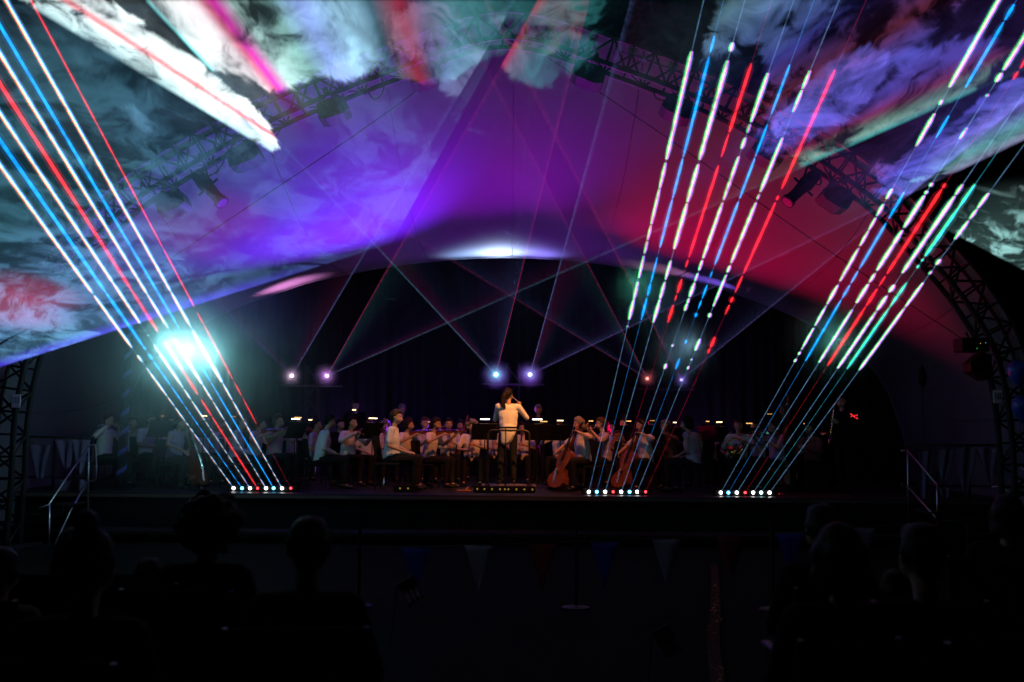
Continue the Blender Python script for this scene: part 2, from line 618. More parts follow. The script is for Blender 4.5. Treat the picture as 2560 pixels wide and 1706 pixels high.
cable('guy_cable', [P(1156, 142, 15.6), P(900, 329, 15.6), P(497, 600, 15.6), P(330, 712, 15.6), P(140, 840, 15.6)], 0.008,
      'thin dark guy cable slanting down past the blue side of the canopy')
cable('guy_cable', [P(1366, 142, 15.6), P(1700, 367, 15.6), P(2031, 600, 15.6), P(2406, 848, 15.6)], 0.008,
      'thin dark guy cable slanting down past the crimson side of the canopy')

# ------------------------------------------------------------------ lamps hanging on the arch
def box_lamp(cx, cy_, w, h, ang, label, Y=14.55):
    """Asymmetric wash lamp: tapered housing, yoke, clamp, front glass, barn-door edge."""
    c = P(cx, cy_, Y)
    k = Y / FPX
    W, H = w * k, h * k
    t = empty('wash_lamp', c, label=label, cat='stage lamp', group='wash lamps hanging on the arch')
    rot = Matrix.Rotation(R(ang), 3, 'Y')
    o = [(-W / 2, -H * 0.32), (-W * 0.42, H * 0.42), (W * 0.30, H * 0.5), (W / 2, H * 0.28), (W * 0.5, -H * 0.36), (W * 0.28, -H * 0.5), (-W * 0.3, -H * 0.46)]
    mb = MB(); mb.prism(o, -0.2, 0.2, rot.to_4x4()); hs = mb.build('housing', M['fixture'], t)
    mb = MB()
    for q in range(5):
        mb.box(rot @ Vector((-W * 0.3 + q * W * 0.15, 0, H * 0.47)), (0.02, 0.3, 0.05), rot)
    mb.build('cooling_fin', M['fixture'], hs)
    mb = MB(); mb.box(rot @ Vector((0, -0.205, -H * 0.05)), (W * 0.7, 0.01, H * 0.55), rot); mb.build('front_glass', M['glass'], t)
    mb = MB()
    up = H * 0.5 + 0.13
    for s in (-1, 1):
        mb.tube([rot @ Vector((s * W * 0.40, 0, 0)), rot @ Vector((s * W * 0.40, 0, H * 0.6)), rot @ Vector((s * W * 0.1, 0, up))], 0.014, 6)
    mb.tube([rot @ Vector((-W * 0.1, 0, up)), rot @ Vector((W * 0.1, 0, up))], 0.018, 6)
    mb.build('yoke', M['fixture'], t)
    mb = MB(); mb.bbox(rot @ Vector((0, 0.1, up + 0.05)), (0.08, 0.3, 0.12), 0.01, rot); mb.build('clamp', M['fixture'], t)
    return t


def profile_lamp(p0, p1, label, Y=14.55):
    """Long profile spot lamp pointing along p0 -> p1 (photo pixels)."""
    a, b = P(*p0, Y), P(*p1, Y - 0.15)
    t = empty('profile_lamp', a.lerp(b, 0.5), label=label, cat='stage lamp', group='profile lamps hanging on the arch')
    c = t.location.copy()
    c = a.lerp(b, 0.5)
    L = (b - a).length
    d = (b - a).normalized()
    def pt(f): return a + d * (L * f) - c
    mb = MB(); mb.tube([pt(0), pt(0.04), pt(0.36), pt(0.42), pt(0.6)], [0.07, 0.10, 0.12, 0.095, 0.095], 10); mb.build('body', M['fixture'], t)
    mb = MB(); mb.tube([pt(0.6), pt(0.62), pt(0.9), pt(0.92), pt(1.0)], [0.08, 0.085, 0.085, 0.105, 0.11], 12); mb.build('lens_barrel', M['fixture'], t)
    mb = MB(); mb.tube([pt(0.985), pt(1.004)], 0.085, 12); mb.build('lens', M['glass'], t)
    side = d.cross(Vector((0, 1, 0))).normalized()
    mb = MB()
    for s in (-1, 1):
        mb.tube([pt(0.45), pt(0.45) + side * s * 0.19], 0.018, 6)
    mb.build('shutter_handle', M['fixture'], t)
    mb = MB()
    mb.tube([pt(0.5) + Vector((0, 0.11, 0)), pt(0.25) + Vector((0, 0.12, 0.2)), pt(0.1) + Vector((0, 0.12, 0.30))], 0.016, 6)
    mb.build('yoke', M['fixture'], t)
    mb = MB(); mb.bbox(pt(0.1) + Vector((0, 0.12, 0.33)), (0.08, 0.2, 0.1), 0.01); mb.build('clamp', M['fixture'], t)
    return t


def hang_cable(pts, label, Y=14.5):
    c = smooth_curve([P(x, y, Y) for x, y in pts], 30)
    mb = MB(); mb.tube(c, 0.011, 5)
    tag(mb.build('lamp_cable', M['rope'], None, True), label, 'cable', 'loose cables under the arch')


box_lamp(1064, 191, 84, 48, -20, 'wash lamp nearest the arch top on its cloud-lit side')
box_lamp(834, 279, 80, 50, -22, 'second wash lamp down the cloud-lit arm of the arch')
box_lamp(612, 394, 82, 50, -26, 'third wash lamp down the cloud-lit arm, beside the bright haze tip')
box_lamp(432, 511, 72, 50, -26, 'lowest wash lamp on the blue arm of the arch')
profile_lamp((492, 436), (556, 508), 'long profile lamp slanting down on the blue arm of the arch')
box_lamp(1470, 191, 84, 48, 20, 'wash lamp nearest the arch top on its dark side')
box_lamp(1692, 276, 84, 48, 24, 'wash lamp behind the first green-edged beam on the crimson arm')
box_lamp(1915, 385, 84, 50, 28, 'wash lamp partly hidden by red and white beams')
box_lamp(2086, 497, 74, 52, 30, 'wash lamp standing clear against the crimson fabric')
profile_lamp((2040, 436), (1968, 506), 'long profile lamp slanting down against the crimson fabric')
hang_cable([(530, 400), (545, 425), (520, 440), (500, 430), (560, 398), (540, 436)], 'tangle of cable above the slanting profile lamp')
hang_cable([(655, 350), (672, 354), (695, 335), (705, 310)], 'short cable loop at the haze tip below the arch')
hang_cable([(915, 222), (935, 248), (955, 235), (962, 205)], 'cable loop drooping between two wash lamps')
hang_cable([(1632, 225), (1640, 245), (1660, 252), (1676, 243)], 'short cable loop beside the green-edged beam')
hang_cable([(2040, 432), (2052, 440), (2050, 462), (2036, 458)], 'cable loop above the profile lamp on crimson fabric')

# loudspeaker, flood and notice on the right arch leg
t = empty('loudspeaker', P(2428, 864, 14.6), label='black box loudspeaker fixed to the crimson-side arch leg', cat='loudspeaker')
k = 14.6 / FPX
mb = MB(); mb.bbox((0, 0, 0), (68 * k, 0.32, 34 * k), 0.015); mb.build('cabinet', M['fixture'], t)
mb = MB(); mb.box((0, -0.163, 0), (62 * k, 0.006, 28 * k)); mb.build('grille', M['curtain'], t)
mb = MB(); mb.tube([(0, 0.05, 17 * k), (-0.05, 0.05, 34 * k)], 0.02, 6); mb.build('bracket', M['truss'], t)
for i, (dx, dz, cc) in enumerate(((10, 2.5, (0.9, 0.6, 0.1)), (23, 4, (0.3, 0.7, 1.0)), (1, -10, (0.1, 1.0, 0.2)))):
    mb = MB(); mb.ball((dx * k, -0.168, dz * k), 0.006, sub=1); mb.build('indicator', glow('indicator_%d' % i, cc, 0.8, False), t)
t = empty('flood_lamp', P(2446, 918, 14.6), label='dark flared flood lamp hanging under the arch loudspeaker', cat='stage lamp')
mb = MB(); mb.prism([(-30 * k, 8 * k), (0, 34 * k), (22 * k, 30 * k), (24 * k, -24 * k), (8 * k, -34 * k), (-28 * k, -12 * k)], -0.14, 0.14); mb.build('housing', M['fixture'], t)
mb = MB(); mb.tube([(10 * k, 0, 30 * k), (6 * k, 0, 46 * k)], 0.016, 6); mb.build('yoke', M['fixture'], t)
for (cx, cy_, lab) in ((2494, 992, 'pale paper notice tied to the crimson-side arch leg'), (41, 1003, 'pale paper notice tied to the blue-side arch leg')):
    t = empty('notice', P(cx, cy_, 14.7), label=lab, cat='notice')
    mb = MB(); mb.bbox((0, 0, 0), (22 * k, 0.012, 33 * k), 0.004); mb.build('board', M['paper'], t)
    mb = MB()
    for q in range(4):
        mb.box(((-6 + 4 * q) * k, -0.008, 2 * k), (1.6 * k, 0.003, 16 * k))
    mb.build('print', M['ebony'], t)
for (cx, cy_, lab) in ((2546, 934, 'upper blue balloon beside the arch leg'), (2556, 1022, 'lower blue balloon beside the arch leg')):
    t = empty('balloon', P(cx, cy_, 13.6), label=lab, cat='balloon', group='blue balloons by the arch leg')
    mb = MB(); mb.lathe([(0.004, -0.19), (0.02, -0.175), (0.07, -0.13), (0.125, -0.05), (0.145, 0.03), (0.135, 0.10), (0.09, 0.155), (0.03, 0.18), (0.003, 0.183)], 16)
    mb.build('rubber', M['balloon'], t, True)
    mb = MB(); mb.tube([(0, 0, -0.185), (0.03, 0.02, -0.5), (0.0, 0.05, -0.9)], 0.003, 4); mb.build('string', M['rope'], t)

# ================================================================== HAZE AND LASER LIGHT
def nd(nt, t, **kw):
    n = nt.nodes.new(t)
    for k, v in kw.items():
        if k.startswith('i_'):
            key = k[2:]
            n.inputs[int(key) if key.isdigit() else key].default_value = v
        else:
            setattr(n, k, v)
    return n


def math_(nt, op, a, b=None, c=None, clamp=False):
    n = nt.nodes.new('ShaderNodeMath')
    n.operation = op
    n.use_clamp = clamp
    for i, q in enumerate((a, b, c)):
        if q is None:
            continue
        if isinstance(q, (int, float)):
            n.inputs[i].default_value = q
        else:
            nt.links.new(q, n.inputs[i])
    return n.outputs[0]


def vmath(nt, op, a, b=None, scale=None):
    n = nt.nodes.new('ShaderNodeVectorMath')
    n.operation = op
    for i, q in enumerate((a, b)):
        if q is None:
            continue
        if isinstance(q, (tuple, Vector)):
            n.inputs[i].default_value = tuple(q)
        else:
            nt.links.new(q, n.inputs[i])
    if scale is not None:
        if isinstance(scale, (int, float)):
            n.inputs['Scale'].default_value = scale
        else:
            nt.links.new(scale, n.inputs['Scale'])
    return n.outputs['Value'] if op in ('DISTANCE', 'LENGTH', 'DOT_PRODUCT') else n.outputs['Vector']


def remap(nt, v, a, b, c=0.0, d=1.0, smooth=True):
    n = nt.nodes.new('ShaderNodeMapRange')
    n.interpolation_type = 'SMOOTHSTEP' if smooth else 'LINEAR'
    nt.links.new(v, n.inputs['Value'])
    for k, q in zip(('From Min', 'From Max', 'To Min', 'To Max'), (a, b, c, d)):
        n.inputs[k].default_value = q
    return n.outputs[0]


def ramp(nt, v, stops):
    n = nt.nodes.new('ShaderNodeValToRGB')
    e = n.color_ramp.elements
    while len(e) > 1:
        e.remove(e[-1])
    for i, (p, c) in enumerate(stops):
        if i == 0:
            e[0].position, e[0].color = p, (*c, 1)
        else:
            q = e.new(p)
            q.color = (*c, 1)
    nt.links.new(v, n.inputs[0])
    return n.outputs[0]


def swirl(nt, pos, scale, warp, seed, lo, hi, detail=7.0):
    """Curling smoke: noise whose place is pushed about by other noise. Returns (soft density, the raw noise)."""
    # the smoke is drawn out along the way it drifts, towards the audience
    p = vmath(nt, 'ADD', vmath(nt, 'MULTIPLY', pos, (1.0, 0.52, 1.0)), (seed * 7.3, seed * 3.1, seed * 5.7))
    w1 = nd(nt, 'ShaderNodeTexNoise', i_Scale=scale * 0.55, i_Detail=2.0)
    nt.links.new(p, w1.inputs['Vector'])
    d1 = vmath(nt, 'SCALE', vmath(nt, 'SUBTRACT', w1.outputs['Color'], (0.5, 0.5, 0.5)), scale=warp)
    p2 = vmath(nt, 'ADD', p, d1)
    w2 = nd(nt, 'ShaderNodeTexNoise', i_Scale=scale * 1.7, i_Detail=3.0)
    nt.links.new(p2, w2.inputs['Vector'])
    d2 = vmath(nt, 'SCALE', vmath(nt, 'SUBTRACT', w2.outputs['Color'], (0.5, 0.5, 0.5)), scale=warp * 0.45)
    p3 = vmath(nt, 'ADD', p2, d2)
    n = nd(nt, 'ShaderNodeTexNoise', i_Scale=scale, i_Detail=detail, i_Roughness=0.64, i_Distortion=0.3, i_Lacunarity=2.2)
    nt.links.new(p3, n.inputs['Vector'])
    return remap(nt, n.outputs['Fac'], lo, hi), n.outputs['Fac']


def blob_field(nt, pos, blobs):
    """Where the drifting smoke is thick: soft round patches of the air."""
    tot = None
    for c, r, a, st in blobs:
        d = vmath(nt, 'LENGTH', vmath(nt, 'MULTIPLY', vmath(nt, 'SUBTRACT', pos, tuple(c)), (1.0, 1.0 / st, 1.0)))
        q = remap(nt, d, r * 0.25, r * 1.05, a, 0.0)
        tot = q if tot is None else math_(nt, 'ADD', tot, q)
    return tot


class Fan:
    def __init__(self, src, e1, e2, Ys=23.5, Ye=6.5):
        self.S = P(*src, Ys)
        self.E1, self.E2 = P(*e1, Ye), P(*e2, Ye)
        x = ((self.E1 - self.S).normalized() + (self.E2 - self.S).normalized()).normalized()
        z = (self.E1 - self.S).cross(self.E2 - self.S).normalized()
        y = z.cross(x)
        self.rot = Matrix((x, y, z)).transposed()
        self.half = (self.E1 - self.S).angle(self.E2 - self.S) / 2
        self.n = z

    def hit(self, px, py):
        """Where the line of sight through that photo pixel meets the sheet."""
        o = CM.translation
        d = CM.to_3x3() @ Vector(((px - 1280) / FPX, -(py - 853) / FPX, -1))
        return o + d * ((self.S - o).dot(self.n) / d.dot(self.n))


def fan_material(name, fan, color_stops, edge_stops, base, cloud, blobs, mist_glow, seed, scale=0.55, sharp=0.13):
    m = bpy.data.materials.new(name)
    m.use_nodes = True
    nt = m.node_tree
    nt.nodes.clear()
    out = nd(nt, 'ShaderNodeOutputMaterial')
    tc = nd(nt, 'ShaderNodeTexCoord')
    ge = nd(nt, 'ShaderNodeNewGeometry')
    sx = nd(nt, 'ShaderNodeSeparateXYZ')
    nt.links.new(tc.outputs['Object'], sx.inputs[0])
    ang = math_(nt, 'ARCTAN2', sx.outputs['Y'], sx.outputs['X'])
    u = remap(nt, ang, -fan.half, fan.half, 0, 1, smooth=False)
    r = math_(nt, 'MAXIMUM', vmath(nt, 'LENGTH', tc.outputs['Object']), 0.15)
    # colours across the fan: the near-source colours and edges, and the colours it paints on smoke
    ce = ramp(nt, u, edge_stops)
    cc = ramp(nt, u, color_stops)
    # fine grain painted into the fan's glow
    gr = nd(nt, 'ShaderNodeTexNoise', i_Scale=26.0, i_Detail=2.0, i_Roughness=0.7)
    nt.links.new(ge.outputs['Position'], gr.inputs['Vector'])
    grain = remap(nt, gr.outputs['Fac'], 0.35, 0.75, 0.35, 1.7)
    near = math_(nt, 'MULTIPLY', math_(nt, 'DIVIDE', base, math_(nt, 'ADD', math_(nt, 'MULTIPLY', r, 0.22), 1.0)), grain)
    _, raw = swirl(nt, ge.outputs['Position'], scale, 0.75, seed, 0.4, 0.6, 10.0)
    a = vmath(nt, 'SCALE', ce, scale=near)
    if blobs:
        # lit smoke is painted as emission where the coverage is high; its rim is as ragged as the noise
        cov = math_(nt, 'MINIMUM', blob_field(nt, ge.outputs['Position'], blobs), 1.0)
        val = math_(nt, 'ADD', raw, math_(nt, 'MULTIPLY', math_(nt, 'SUBTRACT', cov, 0.64), 0.36))
        den = remap(nt, val, 0.47, 0.47 + sharp)
        fine = remap(nt, raw, 0.36, 0.66, 0.30, 1.45, smooth=False)
        body = math_(nt, 'MULTIPLY', den, fine)
        if mist_glow:
            mv = math_(nt, 'MULTIPLY', blob_field(nt, ge.outputs['Position'], mist_glow), remap(nt, raw, 0.3, 0.75, 0.25, 1.7))
            body = math_(nt, 'ADD', body, mv)
        b = vmath(nt, 'SCALE', cc, scale=math_(nt, 'MULTIPLY', body, cloud))
        a = vmath(nt, 'ADD', a, b)
    e = nd(nt, 'ShaderNodeEmission', i_Strength=1.0)
    nt.links.new(a, e.inputs['Color'])
    nt.links.new(e.outputs[0], out.inputs['Volume'])
    return m


def fan_mesh(fan, thick=0.03):
    R3 = fan.rot.transposed()
    a, b = R3 @ (fan.E1 - fan.S), R3 @ (fan.E2 - fan.S)
    if math.atan2(a.y, a.x) > 0:
        a, b = b, a
    h = thick / 2
    mb = MB()
    v = []
    for z in (-h, h):
        v += [(0, -0.004, z), (a.x, a.y, z), (b.x, b.y, z), (0, 0.004, z)]
    mb.add(v, [(0, 1, 2, 3), (7, 6, 5, 4), (0, 4, 5, 1), (1, 5, 6, 2), (2, 6, 7, 3), (3, 7, 4, 0)])
    return mb.mesh('light_fan')


def edge_ramp(le, li, ri, re, mid=(0.006, 0.004, 0.022)):
    """A bright line along each rim of a fan, a hazy blue-violet skirt inside it with a coloured streak, and a dim middle."""
    def mix(c, k, f=0.55):
        b = (0.17, 0.11, 0.62)
        return tuple(k * (c[i] * (1 - f) + b[i] * f) for i in range(3))
    return [(0.0, mix(le, 3.2, 0.25)), (0.005, mix(le, 2.0, 0.3)), (0.012, mix(li, 0.42)), (0.07, mix(li, 0.26)),
            (0.20, mix((0.1, 0.3, 0.5), 0.13)), (0.36, mid), (0.46, mix((0.05, 0.3, 0.4), 0.07)), (0.56, mid), (0.80, mix((0.3, 0.1, 0.5), 0.13)), (0.93, mix(ri, 0.26)), (0.988, mix(ri, 0.42)),
            (0.995, mix(re, 2.0, 0.3)), (1.0, mix(re, 3.2, 0.25))]


# six show projectors on three lattice towers, two to a tower
SRC = [(730, 940), (818, 940), (1240, 937), (1325, 937), (1618, 947), (1703, 950)]
FANS = [Fan(SRC[0], (-215, 15), (1290, 0)), Fan(SRC[1], (1345, 0), (2980, -10)), Fan(SRC[2], (363, 0), (1475, 0)),
        Fan(SRC[3], (1576, 0), (3000, 140)), Fan(SRC[4], (-100, -90), (1130, 0)), Fan(SRC[5], (1208, 0), (2880, -6))]


def bl(fan, px, py, rpx, a):
    c = fan.hit(px, py)
    r = rpx * (c.y / FPX) * 1.25
    st = (fan.hit(px, py + 20) - fan.hit(px, py - 20)).length / (40 * c.y / FPX)
    return (c, r, a, max(1.0, min(st, 9.0)))


F = FANS
blue, red, cyan, vio, grn = (0.25, 0.4, 1.0), (1.0, 0.05, 0.12), (0.2, 0.75, 1.0), (0.45, 0.3, 1.0), (0.1, 0.8, 0.5)
W_ = (0.85, 1.0, 1.0)
fan_cfg = [
    dict(edge=edge_ramp(blue, red, red, blue), base=1.35, cloud=3.0, scale=2.73, sharp=0.13,
         colors=[(0, (0.3, 0.6, 0.8)), (0.3, (0.12, 0.30, 0.5)), (0.6, (0.4, 0.6, 0.9)), (0.8, (0.8, 0.35, 0.5)), (0.95, (0.35, 0.5, 1.0)), (1, (0.5, 0.7, 1.0))],
         blobs=[bl(F[0], 1170, 195, 95, 1.0), bl(F[0], 1060, 90, 130, 0.95), bl(F[0], 1290, 90, 100, 0.9), bl(F[0], 330, 290, 60, 0.6)],
         mist_glow=[bl(F[0], 300, 240, 420, 0.2), bl(F[0], 120, 60, 300, 0.16), bl(F[0], 900, 200, 300, 0.06)]),
    dict(edge=edge_ramp(red, grn, red, cyan), base=1.35, cloud=4.7, scale=2.73, sharp=0.12,
         colors=[(0, (1.0, 0.05, 0.1)), (0.02, (0.4, 0.4, 0.5)), (0.06, (0.06, 0.42, 0.42)), (0.2, (0.03, 0.14, 0.20)), (0.32, (0.24, 0.50, 0.66)), (0.42, (0.20, 0.36, 0.90)), (0.52, (0.08, 0.08, 0.50)), (0.64, (0.25, 0.04, 0.08)), (0.74, (0.16, 0.16, 1.0)), (0.84, (0.18, 0.12, 0.85)), (0.90, (0.42, 0.06, 0.20)), (0.945, (0.22, 0.50, 0.40)), (0.972, (0.45, 0.85, 0.72)), (1, (0.02, 0.65, 0.65))],
         blobs=[bl(F[1], 1400, 60, 170, 1.0), bl(F[1], 1330, 150, 100, 1.0), bl(F[1], 1880, 40, 150, 1.1), bl(F[1], 2020, 110, 130, 0.95), bl(F[1], 2000, 290, 130, 1.0), bl(F[1], 2100, 360, 120, 1.1), bl(F[1], 2250, 280, 140, 1.0), bl(F[1], 2380, 190, 130, 1.0), bl(F[1], 2280, 60, 140, 0.8)],
         mist_glow=[bl(F[1], 2100, 150, 450, 0.16), bl(F[1], 1500, 80, 250, 0.08)]),
    dict(edge=edge_ramp(cyan, red, blue, red), base=1.65, cloud=12.5, scale=2.17, sharp=0.12,
         colors=[(0, (0.1, 1.0, 1.0)), (0.012, (0.8, 1, 1)), (0.06, (1, 1, 1)), (0.105, (0.95, 0.8, 0.85)), (0.13, (0.95, 0.18, 0.35)), (0.148, (1.0, 0.02, 0.6)), (0.166, (0.75, 0.3, 0.6)), (0.19, (0.55, 0.85, 0.80)), (0.27, (0.32, 0.66, 0.62)), (0.34, (0.30, 0.45, 0.95)), (0.42, (0.40, 0.75, 1.0)), (0.50, (0.05, 0.13, 0.18)), (0.57, (0.30, 0.02, 0.05)), (0.61, (0.05, 0.05, 0.12)), (0.68, (0.07, 0.24, 0.28)), (0.78, (0.03, 0.15, 0.16)), (0.88, (0.02, 0.10, 0.11)), (1, (0.2, 0.02, 0.05))],
         blobs=[bl(F[2], 440, 30, 150, 1.1), bl(F[2], 560, 90, 150, 1.2), bl(F[2], 650, 110, 130, 1.1), bl(F[2], 740, 60, 160, 1.1), bl(F[2], 880, 80, 160, 1.05), bl(F[2], 1020, 100, 150, 1.0), bl(F[2], 1140, 90, 130, 0.95), bl(F[2], 1260, 40, 140, 0.95), bl(F[2], 1400, 40, 150, 0.95)],
         mist_glow=[bl(F[2], 620, 80, 300, 0.1), bl(F[2], 900, 60, 300, 0.06)]),
    dict(edge=edge_ramp(blue, red, blue, vio), base=1.65, cloud=4.2, scale=3.05, sharp=0.11,
         colors=[(0, (0.1, 0.2, 1.0)), (0.2, (0.05, 0.12, 0.6)), (0.45, (0.22, 0.20, 1.0)), (0.7, (0.18, 0.14, 1.0)), (0.88, (0.28, 0.25, 1.0)), (0.95, (0.25, 0.75, 0.80)), (1, (0.6, 0.6, 1.0))],
         blobs=[bl(F[3], 2050, 260, 120, 1.0), bl(F[3], 2130, 190, 90, 0.95), bl(F[3], 2390, 385, 100, 1.0), bl(F[3], 2540, 320, 110, 1.05)],
         mist_glow=[bl(F[3], 2350, 340, 260, 0.1)]),
    dict(edge=edge_ramp(red, blue, grn, red), base=1.05, cloud=16.9, scale=2.73, sharp=0.12,
         colors=[(0, (0.2, 0.38, 0.40)), (0.02, (0.55, 0.78, 0.78)), (0.085, (0.8, 1, 1)), (0.100, (0.9, 0.55, 0.55)), (0.109, (1.0, 0.06, 0.08)), (0.118, (0.9, 0.55, 0.55)), (0.135, (0.9, 1, 1)), (0.26, (0.8, 1, 1)), (0.34, (0.5, 0.6, 0.7)), (0.5, (0.2, 0.3, 0.4)), (0.75, (0.1, 0.2, 0.25)), (1, (0.4, 0.1, 0.15))],
         blobs=[bl(F[4], 230, 60, 140, 0.95), bl(F[4], 340, 140, 100, 0.9), bl(F[4], 440, 210, 120, 1.1), bl(F[4], 530, 270, 120, 1.3), bl(F[4], 610, 325, 85, 1.25), bl(F[4], 140, 0, 130, 1.0)],
         mist_glow=[bl(F[4], 380, 180, 260, 0.05)]),
    dict(edge=edge_ramp(red, blue, blue, vio), base=1.20, cloud=5.2, scale=2.90, sharp=0.12,
         colors=[(0, (0.5, 0.1, 0.7)), (0.4, (0.15, 0.2, 0.8)), (0.75, (0.4, 0.06, 0.25)), (0.9, (0.15, 0.14, 1.0)), (1, (0.22, 0.24, 1.0))],
         blobs=[bl(F[5], 2470, 310, 110, 1.1), bl(F[5], 2380, 390, 100, 1.1), bl(F[5], 2290, 420, 100, 1.0), bl(F[5], 2540, 260, 100, 1.2)],
         mist_glow=[bl(F[5], 2400, 300, 300, 0.1)]),
]
tower_lab = ['lattice tower behind the violins carrying two show projectors', 'lattice tower behind the conductor carrying two show projectors',
             'lattice tower behind the cellos carrying two show projectors']
src_lab = ['show projector sending a pink-white point, outer one of the tower behind the violins', 'show projector with a violet-pink point, inner one of the tower behind the violins',
           'show projector with the brightest cyan point, above the conductor', 'show projector with a blue-violet point beside the brightest cyan one',
           'show projector with a small red point behind the slanting white beams', 'show projector with a faint violet point among the slanting beams']
star_col = [((1.0, 0.75, 0.9), 9), ((0.9, 0.5, 1.0), 10), ((0.35, 0.8, 1.0), 16), ((0.55, 0.6, 1.0), 12), ((1.0, 0.35, 0.3), 5), ((0.5, 0.4, 1.0), 4)]
for k in range(3):
    a, b = FANS[2 * k].S, FANS[2 * k + 1].S
    cx, yy = (a.x + b.x) / 2, 23.9
    t = empty('lattice_tower', (cx, yy, STAGE), label=tower_lab[k], cat='truss tower', group='lattice towers at the rear of the stage')
    H = (a.z + b.z) / 2 - STAGE - 0.22
    for dx in (-0.145, 0.145):
        for dy in (-0.145, 0.145):
            strut(Vector((dx, dy, 0.03)), Vector((dx, dy, H + 0.5)), 0.024, t, 'upright')
    nb = 7
    for q in range(nb):
        z0, z1 = 0.05 + (H + 0.4) * q / nb, 0.05 + (H + 0.4) * (q + 1) / nb
        s = 1 if q % 2 else -1
        strut(Vector((-0.145 * s, -0.145, z0)), Vector((0.145 * s, -0.145, z1)), 0.013, t)
        strut(Vector((-0.145 * s, 0.145, z0)), Vector((0.145 * s, 0.145, z1)), 0.013, t)
    mb = MB(); mb.tube([(-0.75, -0.2, H), (0.75, -0.2, H)], 0.026, 8); mb.build('cross_bar', M['truss'], t)
    mb = MB(); mb.bbox((0, 0, 0.015), (0.6, 0.6, 0.03), 0.006); mb.build('base_plate', M['truss'], t)
HALOS = []
for i, fan in enumerate(FANS):
    cfg = fan_cfg[i]
    S = fan.S
    t = empty('show_projector', (S.x, S.y, S.z), label=src_lab[i], cat='projector', group='show projectors on the lattice towers')
    mb = MB(); mb.bbox((0, 0.16, -0.02), (0.26, 0.26, 0.20), 0.02); mb.build('housing', M['fixture'], t)
    mb = MB()
    mb.tube([(-0.155, 0.16, 0.0), (-0.155, 0.16, -0.17), (0.155, 0.16, -0.17), (0.155, 0.16, 0.0)], 0.014, 6); mb.build('yoke', M['fixture'], t)
    mb = MB(); mb.lathe([(0.045, -0.02), (0.05, 0.0), (0.04, 0.012)], 16, mat=Matrix.Translation((0, 0.025, 0)) @ Matrix.Rotation(R(90), 4, 'X')); mb.build('lens_ring', M['fixture'], t)
    c, s = star_col[i]
    mb = MB(); mb.ball((0, -0.005, 0), 0.032 + 0.0012 * s, sub=2); mb.build('lens', glow('aperture_%d' % i, c, 0.5 * s, False), t, True)
    m_ = fan_material('fan_of_laser_light_%d' % i, fan, cfg['colors'], cfg['edge'], cfg['base'], cfg['cloud'], cfg['blobs'], cfg['mist_glow'], 1 + i, cfg['scale'], cfg['sharp'])
    me = fan_mesh(fan)
    me.materials.append(m_)
    o = link(bpy.data.objects.new('light_fan', me), t)
    o.rotation_euler = fan.rot.to_euler()
    HALOS.append((S + Vector((0, -0.12, 0)), 0.30 + 0.012 * s, i))
    lp = lamp('projector_spill', 'POINT', S + Vector((0, -0.12, 0)), tuple(q ** 1.8 for q in c), 0.22 * s, radius=0.02)
    lp.parent = t
    lp.location = (0, -0.12, 0)

